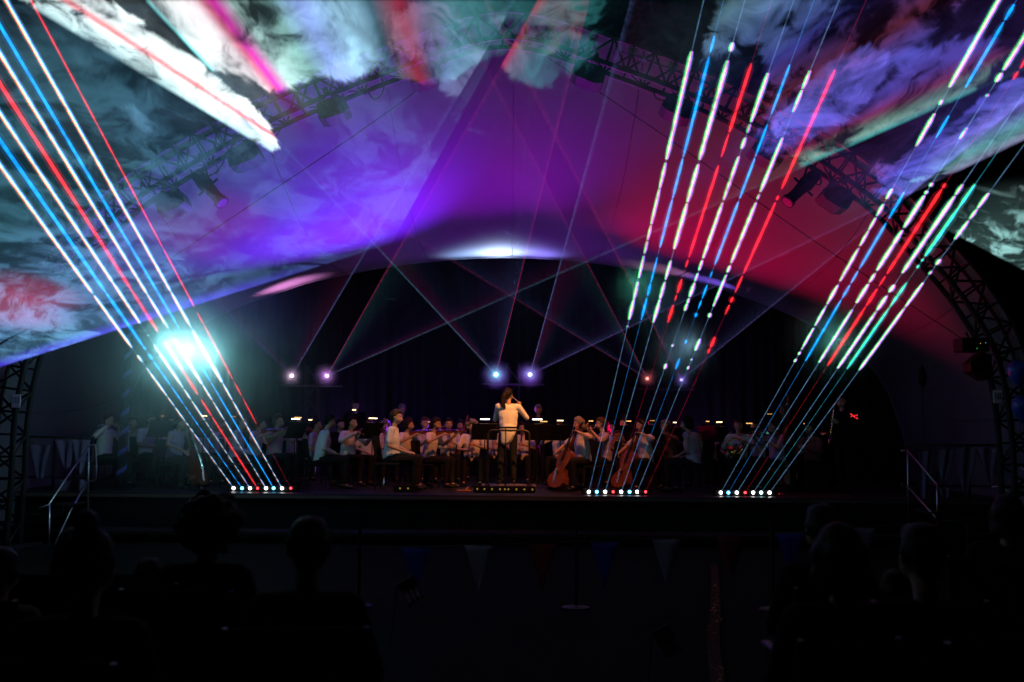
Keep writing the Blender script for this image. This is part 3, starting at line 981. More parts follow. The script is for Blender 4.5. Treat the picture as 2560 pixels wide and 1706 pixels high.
# flat sheet of smoke whose lit look is painted as emission, low over the audience
def sheet(name, quad, label, colors, blobs, cloud, seed, lo, hi, scale, fade, thick=0.03, sc2=None):
    c = sum(quad, Vector()) / len(quad)
    n = (quad[1] - quad[0]).cross(quad[3] - quad[0]).normalized()
    h = n * thick / 2
    m4 = len(quad)
    v = [q - c - h for q in quad] + [q - c + h for q in quad]
    mb = MB()
    mb.add(v, [tuple(range(m4)), tuple(range(2 * m4 - 1, m4 - 1, -1))] + [(k, k + m4, (k + 1) % m4 + m4, (k + 1) % m4) for k in range(m4)])
    m = bpy.data.materials.new(name)
    m.use_nodes = True
    nt = m.node_tree
    nt.nodes.clear()
    out = nd(nt, 'ShaderNodeOutputMaterial')
    ge = nd(nt, 'ShaderNodeNewGeometry')
    pos = ge.outputs['Position']
    den, raw = swirl(nt, pos, scale, 1.1, seed, lo, hi, 10.0)
    big = nd(nt, 'ShaderNodeTexNoise', i_Scale=0.16, i_Detail=2.0)
    nt.links.new(vmath(nt, 'ADD', pos, (3.1 * seed, 1.7, 0)), big.inputs['Vector'])
    colr = ramp(nt, big.outputs['Fac'], colors)
    fld = blob_field(nt, pos, blobs)
    s = math_(nt, 'MULTIPLY', math_(nt, 'ADD', math_(nt, 'MULTIPLY', den, 0.95), 0.24 if fade.length > 0.5 else 0.07), math_(nt, 'MULTIPLY', fld, cloud))
    # the rim where the sheet ends is a brighter violet line
    d = vmath(nt, 'DOT_PRODUCT', vmath(nt, 'SUBTRACT', pos, tuple(quad[0])), tuple(fade))
    rim = remap(nt, d, 0.0, 0.55, 1.0, 0.0)
    L = (quad[1] - quad[0]).length
    al = vmath(nt, 'DOT_PRODUCT', vmath(nt, 'SUBTRACT', pos, tuple(quad[0])), tuple((quad[1] - quad[0]).normalized()))
    rimf = math_(nt, 'MULTIPLY', rim, remap(nt, al, L * 0.55, L * 1.0, 1.0, 0.0))
    e1 = vmath(nt, 'SCALE', colr, scale=s)
    e2 = vmath(nt, 'SCALE', vmath(nt, 'ADD', (0.10, 0.03, 1.0), (0, 0, 0)), scale=math_(nt, 'MULTIPLY', rimf, cloud * 0.55 * (1.0 if fade.length > 0.5 else 0.0)))
    # red streak painted into the glow
    if sc2 is not None:
        sd = blob_field(nt, pos, sc2)
        e2 = vmath(nt, 'ADD', e2, vmath(nt, 'SCALE', vmath(nt, 'ADD', (1.0, 0.02, 0.12), (0, 0, 0)), scale=math_(nt, 'MULTIPLY', sd, cloud)))
    e = nd(nt, 'ShaderNodeEmission', i_Strength=1.0)
    nt.links.new(vmath(nt, 'ADD', e1, e2), e.inputs['Color'])
    nt.links.new(e.outputs[0], out.inputs['Volume'])
    me = mb.mesh(name)
    me.materials.append(m)
    o = link(bpy.data.objects.new(name, me))
    o.location = c
    tag(o, label, 'smoke', kind='stuff')
    return o


QA = P(-420, 1050, 13.6)
QB = P(980, 608, 13.6)
QC = P(1500, -350, 6.2)
nrm = (QB - QA).cross(QC - QA).normalized()


def on_plane(px, py):
    o = CM.translation
    d = CM.to_3x3() @ Vector(((px - 1280) / FPX, -(py - 853) / FPX, -1))
    return o + d * ((QA - o).dot(nrm) / d.dot(nrm))


def pb(px, py, rpx, a):
    c = on_plane(px, py)
    st = (on_plane(px, py + 20) - on_plane(px, py - 20)).length / (40 * c.y / FPX)
    return (c, rpx * (c.y / FPX) * 1.25, a, max(1.0, min(st, 9.0)))


QD = on_plane(-900, -350)
edge_dir = (QB - QA).normalized()
inward = nrm.cross(edge_dir)
if inward.dot(QC - QA) < 0:
    inward = -inward
sheet('smoke_glow_sheet', [QA, QB, QC, QD], 'swirling blue-green painted smoke glow spreading over the blue side of the arch',
      [(0.30, (0.10, 0.34, 0.48)), (0.44, (0.13, 0.30, 0.60)), (0.54, (0.08, 0.17, 0.85)), (0.64, (0.12, 0.24, 0.78)), (0.75, (0.14, 0.45, 0.62))],
      [pb(40, 820, 190, 0.9), pb(130, 600, 330, 0.5), pb(380, 760, 220, 0.30), pb(420, 330, 300, 0.18), pb(640, 620, 240, 0.18), pb(850, 560, 190, 0.15),
       pb(1020, 440, 200, 0.20), pb(200, 300, 300, 0.28), pb(800, 330, 260, 0.10), pb(1200, 300, 260, 0.08)],
      9.0, 11, 0.42, 0.62, 2.0, inward, sc2=[pb(10, 770, 90, 0.25), pb(90, 730, 70, 0.2), pb(480, 590, 90, 0.08), pb(590, 545, 80, 0.08)])

# ================================================================== LASER BARS AND THEIR BEAMS
def beam_points(S, E, ya, yb, k):
    """k points of the line S-E between photo rows ya and yb."""
    def at(y):
        a, b = 0.0, 1.35
        for _ in range(36):
            m = (a + b) / 2
            if pix(S.lerp(E, m))[1] > y:
                a = m
            else:
                b = m
        return (a + b) / 2
    t0, t1 = at(yb), at(ya)
    return [S.lerp(E, t0 + (t1 - t0) * i / (k - 1)) for i in range(k)]


def make_beam(bar, S, E, kind, segs, y_top, thin=0.0042, seed=0, dense=True, fat=0.0168):
    """One laser beam: a fine faint line all the way and stout bright lengths where it crosses thicker haze."""
    q = random.Random(seed)
    mb = MB()
    L_SIDE = seed < 20
    if kind == 'white':
        fat = fat * 0.8
        layers = [(0, 5, -0.0095 if L_SIDE else 0.004), (1, 4, 0.0 if L_SIDE else -0.0095), (2, 5, 0.0095 if L_SIDE else 0.0095)]
    elif kind == 'red':
        layers = [(0, 3, 0.0)]
    elif kind == 'mint':
        layers = [(1, 4, -0.004), (6, 7, 0.005)]
    else:
        layers = [(6, 7, 0.0), (6, 7, 0.002)]
    L0 = bar.location
    ysrc = pix(S)[1]
    rows = []
    for ya, yb, w in segs:
        rows.append((ya, yb, w))
    if dense:                                   # beads between the lowest long length and the lens
        y = max(b for a, b, w in segs) + 5
        while y < ysrc - 4:
            h = q.uniform(5, 26)
            w = 0.24 + 0.22 * max(0, (1150 - y) / 300)
            rows.append((y, min(y + h, ysrc - 2), w * q.uniform(0.8, 1.15)))
            y += h + q.uniform(2, 7)
    geo = []
    for ya, yb, w in rows:
        L = yb - ya
        k = max(4, int(L / 14))
        pts = beam_points(S, E, ya, yb, k)
        rad = []
        for i in range(k):
            f = i / (k - 1)
            cap = min(1.0, 2.2 * min(f, 1 - f) * L / 14 + 0.45)
            rad.append(fat * min(w, 0.85 + 0.45 * w - 0.15) * cap * (0.90 + 0.16 * mnoise.noise((seed * 3.3, (ya + L * f) * 0.045, 0.5))))
        geo.append((pts, rad, 0))
    pts = beam_points(S, E, y_top, ysrc, 60)
    geo.append((pts, [thin * (0.75 + 0.7 * abs(mnoise.noise((seed, i * 0.7, 0.1)))) for i in range(60)], 1))
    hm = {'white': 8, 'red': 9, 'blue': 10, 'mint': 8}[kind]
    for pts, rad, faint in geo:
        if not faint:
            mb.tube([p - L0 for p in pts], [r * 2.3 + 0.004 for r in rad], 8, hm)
    for li, (mi, md, dx) in enumerate(layers):
        for pts, rad, faint in geo:
            dxx = dx * (0.35 if faint else 1.0)
            mb.tube([p + Vector((dxx, 0, 0)) - L0 for p in pts], rad, 6, md if faint else mi)
    names = ['red', 'green', 'blue', 'red_dim', 'green_dim', 'blue_dim', 'azure', 'azure_dim', 'skirt_white', 'skirt_red', 'skirt_blue']
    return mb.build('beam', [B[n] for n in names], bar, True)


def laser_bar(srcs, label, Y=17.0):
    c = P((srcs[0][0] + srcs[-1][0]) / 2, (srcs[0][1] + srcs[-1][1]) / 2, Y)
    ends = [P(*srcs[0], Y), P(*srcs[-1], Y)]
    w = (ends[1] - ends[0]).length + 0.22
    base = Vector((c.x, Y, STAGE))
    t = empty('laser_bar', base, label=label, cat='laser bar', group='laser bars along the front of the stage')
    zc = c.z - STAGE
    mb = MB(); mb.bbox((0, 0.09, zc), (w, 0.14, 0.11), 0.012); mb.build('housing', M['fixture'], t)
    for s in (-1, 1):
        mb = MB()
        mb.box((s * (w / 2 - 0.15), 0.09, max(0.01, zc - 0.055) / 2), (0.05, 0.2, max(0.02, zc - 0.055)))
        mb.build('foot', M['fixture'], t)
    return t


glow_lens = {'white': glow('white_lens', (1.0, 0.97, 0.95), 9, False), 'blue': glow('blue_lens', (0.12, 0.6, 1.0), 7, False),
             'red': glow('red_lens', (1.0, 0.04, 0.05), 5, False), 'mint': glow('mint_lens', (0.5, 0.95, 1.0), 8, False), 'off': glow('standby_lens', (1.0, 0.03, 0.05), 0.7, False)}

LEFT = [  # source x, far point (x, y), colour, bright lengths (photo rows from, to, width)
    ((584, 1221), (0, 413), 'white', [(-300, 733, 1.05), (739, 869, 1.0), (889, 905, 0.8), (921, 990, 0.7), (994, 1015, 0.5), (1020, 1052, 0.45)]),
    ((605, 1221), (0, 352), 'blue', [(-300, 730, 1.1), (733, 864, 1.1), (867, 874, 0.9), (886, 900, 0.9), (906, 927, 0.8), (930, 962, 0.7), (968, 1010, 0.5)]),
    ((625, 1221), (0, 283), 'white', [(-300, 706, 1.0), (708, 808, 1.05), (837, 841, 0.5), (862, 969, 0.95), (974, 998, 0.6), (1004, 1050, 0.5)]),
    ((644, 1221), (0, 210), 'red', [(-300, 722, 1.05), (724, 829, 1.0), (859, 986, 0.9), (1000, 1040, 0.7), (1043, 1215, 0.6)]),
    ((665, 1221), (0, 134), 'white', [(-300, 733, 1.05), (735, 820, 0.9), (848, 959, 1.5), (963, 1000, 0.7), (1005, 1050, 0.55), (1054, 1110, 0.5)]),
    ((684, 1221), (0, 65), 'blue', [(-300, 808, 0.95), (812, 820, 0.5), (834, 841, 0.9), (845, 952, 1.0), (958, 1080, 0.55), (1083, 1215, 0.42)]),
    ((705, 1221), (15, 0), 'white', [(-300, 728, 1.0), (730, 814, 1.1), (817, 820, 0.6), (828, 955, 1.55), (960, 1000, 0.7), (1004, 1050, 0.55), (1056, 1130, 0.45)]),
    ((727, 1221), (77, 0), 'red', [(-300, 620, 0.42), (622, 768, 0.5), (781, 812, 0.55), (815, 948, 0.6), (957, 990, 0.45), (996, 1058, 0.4)]),
]
MID = [
    ((1472, 1230), (1729, 130), 'white', [(130, 398, 1.1), (408, 470, 0.95), (473, 560, 0.9), (564, 600, 0.7), (604, 634, 0.8), (641, 695, 1.0), (706, 749, 1.5), (751, 799, 1.4), (815, 818, 0.8)]),
    ((1492, 1230), (1786, 90), 'blue', [(90, 130, 0.8), (143, 392, 0.95), (398, 495, 0.9), (500, 618, 0.95), (645, 706, 0.8), (710, 738, 1.2), (746, 799, 1.0)]),
    ((1513, 1230), (1819, 153), 'white', [(108, 128, 1.3), (153, 400, 1.4), (412, 505, 1.35), (510, 622, 1.2), (652, 699, 1.0), (706, 746, 1.5), (750, 806, 1.4)]),
    ((1533, 1230), (1878, 161), 'red', [(160, 330, 1.0), (336, 392, 0.8), (415, 643, 1.0), (650, 668, 0.7), (700, 732, 1.2), (738, 752, 0.5), (764, 806, 1.1)]),
    ((1553, 1230), (1920, 184), 'white', [(184, 305, 1.1), (312, 332, 0.8), (345, 372, 1.0), (392, 500, 0.95), (508, 645, 1.05), (652, 676, 0.8), (684, 704, 0.7), (708, 742, 1.3), (746, 758, 0.9), (760, 777, 1.2), (862, 867, 1.1), (910, 922, 1.2)]),
    ((1574, 1230), (1974, 163), 'blue', [(163, 285, 0.75), (312, 392, 0.8), (396, 495, 0.8), (506, 661, 0.9), (680, 694, 0.6), (714, 746, 0.8), (752, 772, 0.6), (784, 792, 1.2), (851, 859, 1.1), (898, 922, 1.0)]),
    ((1593, 1230), (2025, 178), 'white', [(178, 222, 0.9), (226, 280, 0.9), (345, 480, 1.0), (486, 498, 0.6), (508, 657, 1.05), (665, 681, 0.9), (688, 766, 0.9), (784, 793, 1.3), (848, 876, 1.6), (898, 901, 0.7), (916, 924, 0.9)]),
    ((1614, 1230), (2087, 176), 'red', [(176, 472, 1.0), (490, 500, 0.8), (508, 684, 1.0), (690, 730, 0.8), (744, 756, 1.1), (764, 786, 0.8), (844, 868, 1.4), (872, 884, 0.8)]),
]
RIGHT = [
    ((1802, 1232), (2374, 218), 'white', [(-60, 218, 1.1), (250, 262, 0.9), (285, 366, 1.1), (473, 497, 1.1), (511, 540, 1.2), (545, 575, 0.8), (578, 615, 0.9), (622, 703, 1.0), (714, 760, 1.1), (764, 814, 0.9), (821, 874, 0.9), (880, 887, 0.9), (898, 905, 0.9)]),
    ((1821, 1232), (2414, 218), 'blue', [(12, 50, 1.0), (56, 218, 0.9), (290, 345, 0.8), (482, 546, 1.0), (559, 672, 0.9), (678, 708, 0.7), (714, 746, 0.9), (750, 902, 0.8)]),
    ((1842, 1232), (2326, 465), 'white', [(-60, 175, 1.0), (184, 204, 1.2), (236, 242, 0.7), (320, 348, 0.6), (458, 466, 1.0), (478, 485, 0.9), (490, 569, 1.2), (577, 676, 1.1), (684, 706, 0.8), (712, 757, 1.4), (775, 906, 0.95)]),
    ((1863, 1232), (2360, 465), 'red', [(-60, 170, 0.7), (180, 198, 0.6), (460, 470, 0.9), (474, 684, 1.05), (692, 716, 0.7), (724, 764, 1.2), (768, 914, 0.95)]),
    ((1883, 1232), (2404, 465), 'white', [(462, 487, 0.9), (492, 682, 1.25), (713, 730, 1.2), (741, 776, 1.4), (779, 921, 1.0)]),
    ((1903, 1232), (2435, 465), 'mint', [(462, 520, 0.9), (522, 640, 1.1), (648, 653, 0.7), (664, 670, 0.8), (708, 768, 0.9), (770, 922, 0.9)]),
    ((1924, 1232), (2471, 484), 'white', [(484, 520, 0.9), (523, 548, 0.8), (553, 598, 1.0), (649, 662, 1.2), (678, 686, 0.7), (708, 768, 0.9), (771, 926, 0.95)]),
]
YB, YE = 17.0, 9.0
for bi, (tab, label, kk) in enumerate(((LEFT, 'laser bar whose beams fan up to the bright cloud side', 1), (MID, 'laser bar with eight steep beams beside the cellos', 2),
                                       (RIGHT, 'laser bar whose seven beams slant up over the dark side', 3))):
    t = laser_bar([r[0] for r in tab], label, YB)
    for i, (s, e, kind, segs) in enumerate(tab):
        S = P(s[0], s[1], YB) - Vector((0, 0.0, 0))
        E = P(e[0], e[1], YE if bi != 0 else 8.2)
        o = make_beam(t, S, E, kind, segs, -400 if bi == 0 else -250, 0.0042 if bi else 0.005, seed=bi * 20 + i * 3 + 1, dense=(bi == 0 and i != 7))
        mb = MB(); mb.ball(S - t.location + Vector((0, -0.0, 0)), 0.028 if kind != 'red' else 0.022, sub=2)
        mb.build('lens', glow_lens[kind], t, True)
    if bi == 2:
        mb = MB()
        for q, r in ((1948, 0.010), (1956, 0.006)):
            mb.ball(P(q, 1235, YB) - t.location, r, sub=1)
        mb.build('standby_light', glow_lens['off'], t)

# smoke puffs drifting through the beams, lit by point lamps added inside them
def puff(c, r, dens, seed, label, color=(0.9, 0.95, 0.97)):
    m = bpy.data.materials.new('drifting_smoke')
    m.use_nodes = True
    nt = m.node_tree
    nt.nodes.clear()
    out = nd(nt, 'ShaderNodeOutputMaterial')
    tc = nd(nt, 'ShaderNodeTexCoord')
    no = nd(nt, 'ShaderNodeTexNoise', i_Scale=1.6, i_Detail=3.0, i_Distortion=0.6)
    nt.links.new(vmath(nt, 'ADD', tc.outputs['Object'], (seed * 3.0, seed, 0)), no.inputs['Vector'])
    f = remap(nt, vmath(nt, 'LENGTH', tc.outputs['Object']), 0.0, r * 0.97, 1.0, 0.0)
    d = math_(nt, 'MULTIPLY', math_(nt, 'MULTIPLY', f, f), remap(nt, no.outputs['Fac'], 0.25, 0.7, 0.35, 1.3))
    v = nd(nt, 'ShaderNodeVolumePrincipled')
    v.inputs['Color'].default_value = (*color, 1)
    nt.links.new(math_(nt, 'MULTIPLY', d, dens), v.inputs['Density'])
    nt.links.new(v.outputs[0], out.inputs['Volume'])
    mb = MB(); mb.ball((0, 0, 0), r, sub=2)
    o = mb.build('smoke_puff', m)
    o.location = c
    tag(o, label, 'smoke', kind='stuff')


puff(P(463, 874, 14.75), 1.15, 1.7, 5, 'dense white-hot smoke burst on the cloud-side beams')
puff(P(480, 920, 14.9), 3.0, 0.26, 1, 'glowing teal smoke where the cloud-side beams cross')
for c_, r_, i_ in HALOS:
    puff(c_, r_, 2.4, 30 + i_, 'small added smoke halo at the ' + src_lab[i_].split(',')[0].replace('show projector', 'projector'))  # smoke added around each lens to carry its glow
puff(P(1625, 735, 14.3), 0.9, 0.6, 2, 'green-lit smoke around the steep middle beams')
puff(P(1690, 880, 15.0), 0.9, 0.5, 3, 'blue-lit smoke low between the steep beams')
puff(P(2080, 850, 14.6), 1.0, 0.5, 4, 'teal-lit smoke behind the slanting dark-side beams')
lamp('scatter_teal', 'POINT', P(420, 856, 14.7), (0.30, 0.95, 1.0), 26, radius=0.14)  # added bodiless lamps in the puffs, standing in for scattered laser light
lamp('puff_fill_teal_b', 'POINT', P(466, 876, 14.75), (0.42, 0.97, 1.0), 34, radius=0.14)
lamp('puff_fill_teal_c', 'POINT', P(516, 892, 14.8), (0.30, 0.95, 1.0), 26, radius=0.14)
lamp('puff_fill_green', 'POINT', P(1583, 700, 14.2), (0.10, 1.0, 0.6), 4, radius=0.1)
lamp('puff_fill_blue', 'POINT', P(1730, 860, 14.8), (0.4, 0.75, 1.0), 5, radius=0.1)
lamp('puff_fill_mint', 'POINT', P(2085, 850, 14.6), (0.15, 1.0, 0.8), 5, radius=0.12)

# ================================================================== PEOPLE
def chain(mb, pts, rad, step=0.45, sq=(1, 1, 1)):
    """Overlapping balls along a line of joints: raw flesh for fuse()."""
    pts = [Vector(p) for p in pts]
    for i in range(len(pts) - 1):
        a, b = pts[i], pts[i + 1]
        n = max(1, int((b - a).length / (min(rad[i], rad[i + 1]) * step)))
        for k in range(n + (i == len(pts) - 2)):
            f = k / n
            r = rad[i] + (rad[i + 1] - rad[i]) * f
            mb.ball(a.lerp(b, f), (r * sq[0], r * sq[1], r * sq[2]), sub=1)


def fuse(mb, name, voxel, material, smooth_it=4):
    """One continuous skin round everything in mb."""
    me = mb.mesh(name)
    o = bpy.data.objects.new('tmp', me)
    col.objects.link(o)
    r = o.modifiers.new('r', 'REMESH')
    r.mode = 'VOXEL'
    r.voxel_size = voxel
    s = o.modifiers.new('s', 'SMOOTH')
    s.iterations = smooth_it
    s.factor = 0.5
    dg = bpy.context.evaluated_depsgraph_get()
    res = bpy.data.meshes.new_from_object(o.evaluated_get(dg))
    res.name = name
    res.polygons.foreach_set('use_smooth', [True] * len(res.polygons))
    bpy.data.objects.remove(o)
    bpy.data.meshes.remove(me)
    res.materials.clear()
    res.materials.append(material)
    return res


def hand(mb, wrist, dirv, palm_n, side, curl=0.5, s=1.0):
    """Palm, four fingers of unequal length and a thumb from the side of the palm."""
    d = Vector(dirv).normalized()
    nn = Vector(palm_n)
    nn = (nn - d * nn.dot(d)).normalized()
    w = d.cross(nn) * side
    wr = Vector(wrist)
    for k in range(4):
        o = (k - 1.5) * 0.019 * s
        base = wr + d * 0.085 * s + w * o
        chain(mb, [wr + w * o * 0.6, base], [0.017 * s, 0.013 * s])
        L = (0.065, 0.075, 0.070, 0.054)[k] * s
        p1 = base + (d * math.cos(curl) + nn * math.sin(curl)) * L * 0.45
        p2 = p1 + (d * math.cos(curl * 2.1) + nn * math.sin(curl * 2.1)) * L * 0.32
        p3 = p2 + (d * math.cos(curl * 2.8) + nn * math.sin(curl * 2.8)) * L * 0.25
        chain(mb, [base, p1, p2, p3], [0.0105 * s, 0.0098 * s, 0.009 * s, 0.008 * s], 0.6)
    tb = wr + d * 0.03 * s - w * 0.03 * s
    t1 = tb + (d * 0.6 - w * 0.75 + nn * 0.35).normalized() * 0.035 * s
    t2 = t1 + (d * 0.85 - w * 0.15 + nn * 0.6).normalized() * 0.03 * s
    chain(mb, [tb, t1, t2], [0.014 * s, 0.012 * s, 0.010 * s], 0.6)


def head_shape(mb, c, f, s=1.0):
    """Skull, jaw, nose, brow, ears; c = head centre, f = the way the face points."""
    c = Vector(c)
    f = Vector(f).normalized()
    r = Vector((0, 0, 1)).cross(f).normalized()
    u = f.cross(r)
    def at(a, b, d): return c + (r * a + f * b + u * d) * s
    mb.ball(at(0, -0.012, 0.03), (0.077 * s, 0.092 * s, 0.09 * s), sub=2)
    for q in (-0.02, 0.02):
        mb.ball(at(q, 0.035, -0.035), 0.052 * s, sub=2)
    mb.ball(at(0, 0.05, -0.085), 0.032 * s, sub=1)
    mb.ball(at(0, 0.045, -0.06), 0.045 * s, sub=1)
    chain(mb, [at(0, 0.083, 0.015), at(0, 0.108, -0.03)], [0.012 * s, 0.017 * s])
    mb.ball(at(0, 0.087, -0.062), (0.026 * s, 0.014 * s, 0.010 * s), sub=1)
    for q in (-1, 1):
        mb.ball(at(q * 0.03, 0.073, 0.033), (0.022 * s, 0.014 * s, 0.010 * s), sub=1)
        mb.ball(at(q * 0.081, -0.012, -0.005), (0.012 * s, 0.02 * s, 0.03 * s), sub=1)


def figure(name, J, hair, sleeve, seed=0, skirt=False, voxel=0.013, hem=0.0, tail=None):
    """A figure from its joints J. Returns the part meshes {part name: mesh}; skin, cloth and hair colours are put on later."""
    q = random.Random(seed)
    hip, chest, neck, head, face = (Vector(J[k]) for k in ('hip', 'chest', 'neck', 'head', 'face'))
    body = MB()
    head_shape(body, head, face)
    chain(body, [neck - Vector((0, 0, 0.04)), neck + Vector((0, 0, 0.02)), head + Vector((0, 0, -0.06))], [0.06, 0.054, 0.054])
    for k in range(8):
        f = k / 7
        p = hip.lerp(chest, f)
        wx = 0.135 + 0.02 * f
        body.ball(p, (wx, 0.09, 0.09), sub=1)
    for s, e, w, hd, pn, sd, cu in (('sl', 'el', 'wl', 'hl', 'pl', 1, 'cl'), ('sr', 'er', 'wr', 'hr', 'pr', -1, 'cr')):
        chain(body, [J[s], J[e], J[w]], [0.050, 0.038, 0.026])
        hand(body, J[w], Vector(J[hd]), J[pn], sd, J.get(cu, 0.6))
    for a, b, c, d in (('tl', 'kl', 'al', 'ol'), ('tr', 'kr', 'ar', 'orr')):
        chain(body, [J[a], J[b], J[c]], [0.078, 0.052, 0.038])
        chain(body, [J[c], J[d]], [0.032, 0.018])
    out = {'body': fuse(body, name + '_body', voxel, M['skin'], 2)}
    # shirt
    sh = MB()
    n = 18
    for k in range(n):
        f = -hem + (1 + hem) * k / (n - 1)
        p = hip.lerp(chest, f)
        w = 0.158 + 0.03 * max(0, f) + 0.006 * math.sin(k * 1.1 + seed)
        dpt = 0.118 + 0.012 * math.sin(f * 3) + (0.02 if f < 0.3 else 0)
        sh.ball(p, (w, dpt, 0.085), sub=2)
    sh.ball(chest + Vector((0, 0, 0.06)), (0.17, 0.105, 0.09), sub=2)
    for s in ('sl', 'sr'):
        chain(sh, [neck + Vector((0, 0, -0.045)), J[s]], [0.062, 0.070])
    for s, e, w in (('sl', 'el', 'wl'), ('sr', 'er', 'wr')):
        a, b, c = Vector(J[s]), Vector(J[e]), Vector(J[w])
        if sleeve == 'long':
            chain(sh, [a, b, b.lerp(c, 0.9)], [0.070, 0.056, 0.042])
        elif sleeve == 'short':
            chain(sh, [a, a.lerp(b, 0.72)], [0.072, 0.066])
        else:
            chain(sh, [a, a.lerp(b, 0.1)], [0.066, 0.06])
    if tail is not None:
        for pts, rad in tail:
            chain(sh, pts, rad, sq=(1.0, 0.78, 0.55))
    out['shirt'] = fuse(sh, name + '_shirt', voxel, M['shirt'], 9 if tail is None else 14)
    # trousers
    tr = MB()
    tr.ball(hip + Vector((0, 0, -0.02)), (0.165, 0.125, 0.11), sub=2)
    for a, b, c in (('tl', 'kl', 'al'), ('tr', 'kr', 'ar')):
        A, Bv, Cv = Vector(J[a]), Vector(J[b]), Vector(J[c])
        chain(tr, [hip.lerp(A, 0.6), A, Bv, Bv.lerp(Cv, 0.93)], [0.10, 0.098, 0.074, 0.060])
    out['trousers'] = fuse(tr, name + '_trousers', voxel, M['trousers'], 3)
    for c, d in (('al', 'ol'), ('ar', 'orr')):
        s_ = MB()
        A, D = Vector(J[c]), Vector(J[d])
        low = Vector((0, 0, -0.035))
        chain(s_, [A + low * 1.2, A.lerp(D, 0.6) + low * 0.5, D + low * 0.2], [0.052, 0.052, 0.044], sq=(1.0, 1.0, 0.85))
        out['shoe_' + c] = fuse(s_, name + '_shoe', 0.013, M['shoe'], 2)
    # hair
    hr = MB()
    f = face.normalized()
    r = Vector((0, 0, 1)).cross(f).normalized()
    u = f.cross(r)
    def at(a, b, d): return head + r * a + f * b + u * d
    if hair == 'short':
        for a, b, d, s in ((0, -0.02, 0.062, 0.083), (0, -0.05, 0.03, 0.078), (0, -0.06, -0.02, 0.062), (0.03, 0.03, 0.095, 0.04), (-0.03, 0.03, 0.095, 0.04),
                           (0.062, -0.02, 0.03, 0.035), (-0.062, -0.02, 0.03, 0.035), (0, 0.05, 0.09, 0.035)):
            hr.ball(at(a, b, d), s, sub=2)
    elif hair == 'bob':
        for a, b, d, s in ((0, -0.015, 0.06, 0.09), (0, -0.06, 0.02, 0.085), (0.07, -0.02, 0.02, 0.05), (-0.07, -0.02, 0.02, 0.05), (0.075, -0.03, -0.05, 0.045), (-0.075, -0.03, -0.05, 0.045),
                           (0, -0.07, -0.05, 0.07), (0.05, -0.06, -0.09, 0.045), (-0.05, -0.06, -0.09, 0.045), (0, 0.045, 0.095, 0.035)):
            hr.ball(at(a, b, d), s, sub=2)
    elif hair == 'long':
        for a, b, d, s in ((0, -0.02, 0.06, 0.088), (0, -0.055, 0.02, 0.083), (0.06, -0.03, 0.0, 0.045), (-0.06, -0.03, 0.0, 0.045)):
            hr.ball(at(a, b, d), s, sub=2)
        chain(hr, [at(0, -0.085, 0), at(0.02, -0.12, -0.10), at(0.0, -0.13, -0.22), at(-0.015, -0.125, -0.30)], [0.07, 0.062, 0.055, 0.030], sq=(1.1, 0.7, 1))
    elif hair == 'pony':
        for a, b, d, s in ((0, -0.018, 0.062, 0.086), (0, -0.055, 0.025, 0.081), (0.058, -0.02, 0.02, 0.040), (-0.058, -0.02, 0.02, 0.040), (0, -0.06, -0.03, 0.06)):
            hr.ball(at(a, b, d), s, sub=2)
        chain(hr, [at(0, -0.10, 0.035), at(0.025, -0.135, -0.03), at(0.04, -0.13, -0.12), at(0.030, -0.12, -0.20), at(-0.005, -0.115, -0.255)], [0.045, 0.052, 0.052, 0.045, 0.020], sq=(1.1, 0.75, 1))
    elif hair == 'curly':
        for k in range(70):
            v = Vector((q.gauss(0, 1), q.gauss(0, 1), q.gauss(0, 1))).normalized()
            if v.dot(f) > 0.35 and v.z < 0.55:
                continue
            p = head + Vector((0, 0, 0.03)) + v * q.uniform(0.075, 0.115)
            hr.ball(p, q.uniform(0.028, 0.045), sub=1)
    elif hair == 'afro':
        for k in range(260):
            v = Vector((q.gauss(0, 1), q.gauss(0, 1), q.gauss(0, 1))).normalized()
            if v.dot(f) > 0.5 and v.z < 0.4:
                continue
            p = head + Vector((0, 0, 0.035)) - f * 0.02 + v * q.uniform(0.09, 0.150)
            hr.ball(p, q.uniform(0.016, 0.036), sub=1)
    elif hair == 'bun':
        for a, b, d, s in ((0, -0.02, 0.06, 0.086), (0, -0.055, 0.02, 0.081), (0, -0.06, -0.03, 0.06), (0, -0.05, 0.16, 0.045), (0.058, -0.02, 0.02, 0.04), (-0.058, -0.02, 0.02, 0.04)):
            hr.ball(at(a, b, d), s, sub=2)
    out['hair'] = fuse(hr, name + '_hair', 0.011 if hair in ('afro', 'curly') else 0.014, M['hair_dark'], 1 if hair in ('afro', 'curly') else 3)
    return out


def sit(arms, lean=0.0, spread=0.13, turn=0.0, nod=0.0):
    """Joints of a seated figure facing -Y, arms: (left elbow, left wrist, left hand direction, right ...)."""
    J = dict(hip=(0, 0, 0.53), chest=(0, -0.03 - lean, 0.86), neck=(0, -0.05 - lean * 1.3, 1.04), head=(0, -0.085 - lean * 1.5, 1.20),
             face=(math.sin(turn), -math.cos(turn), -nod),
             sl=(0.175, -0.03 - lean, 0.985), sr=(-0.175, -0.03 - lean, 0.985),
             tl=(0.09, -0.03, 0.52), tr=(-0.09, -0.03, 0.52), kl=(spread, -0.45, 0.53), kr=(-spread, -0.45, 0.53),
             al=(spread * 1.05, -0.42, 0.10), ar=(-spread * 1.05, -0.42, 0.10), ol=(spread * 1.15, -0.56, 0.05), orr=(-spread * 1.15, -0.56, 0.05))
    J.update(arms)
    return J


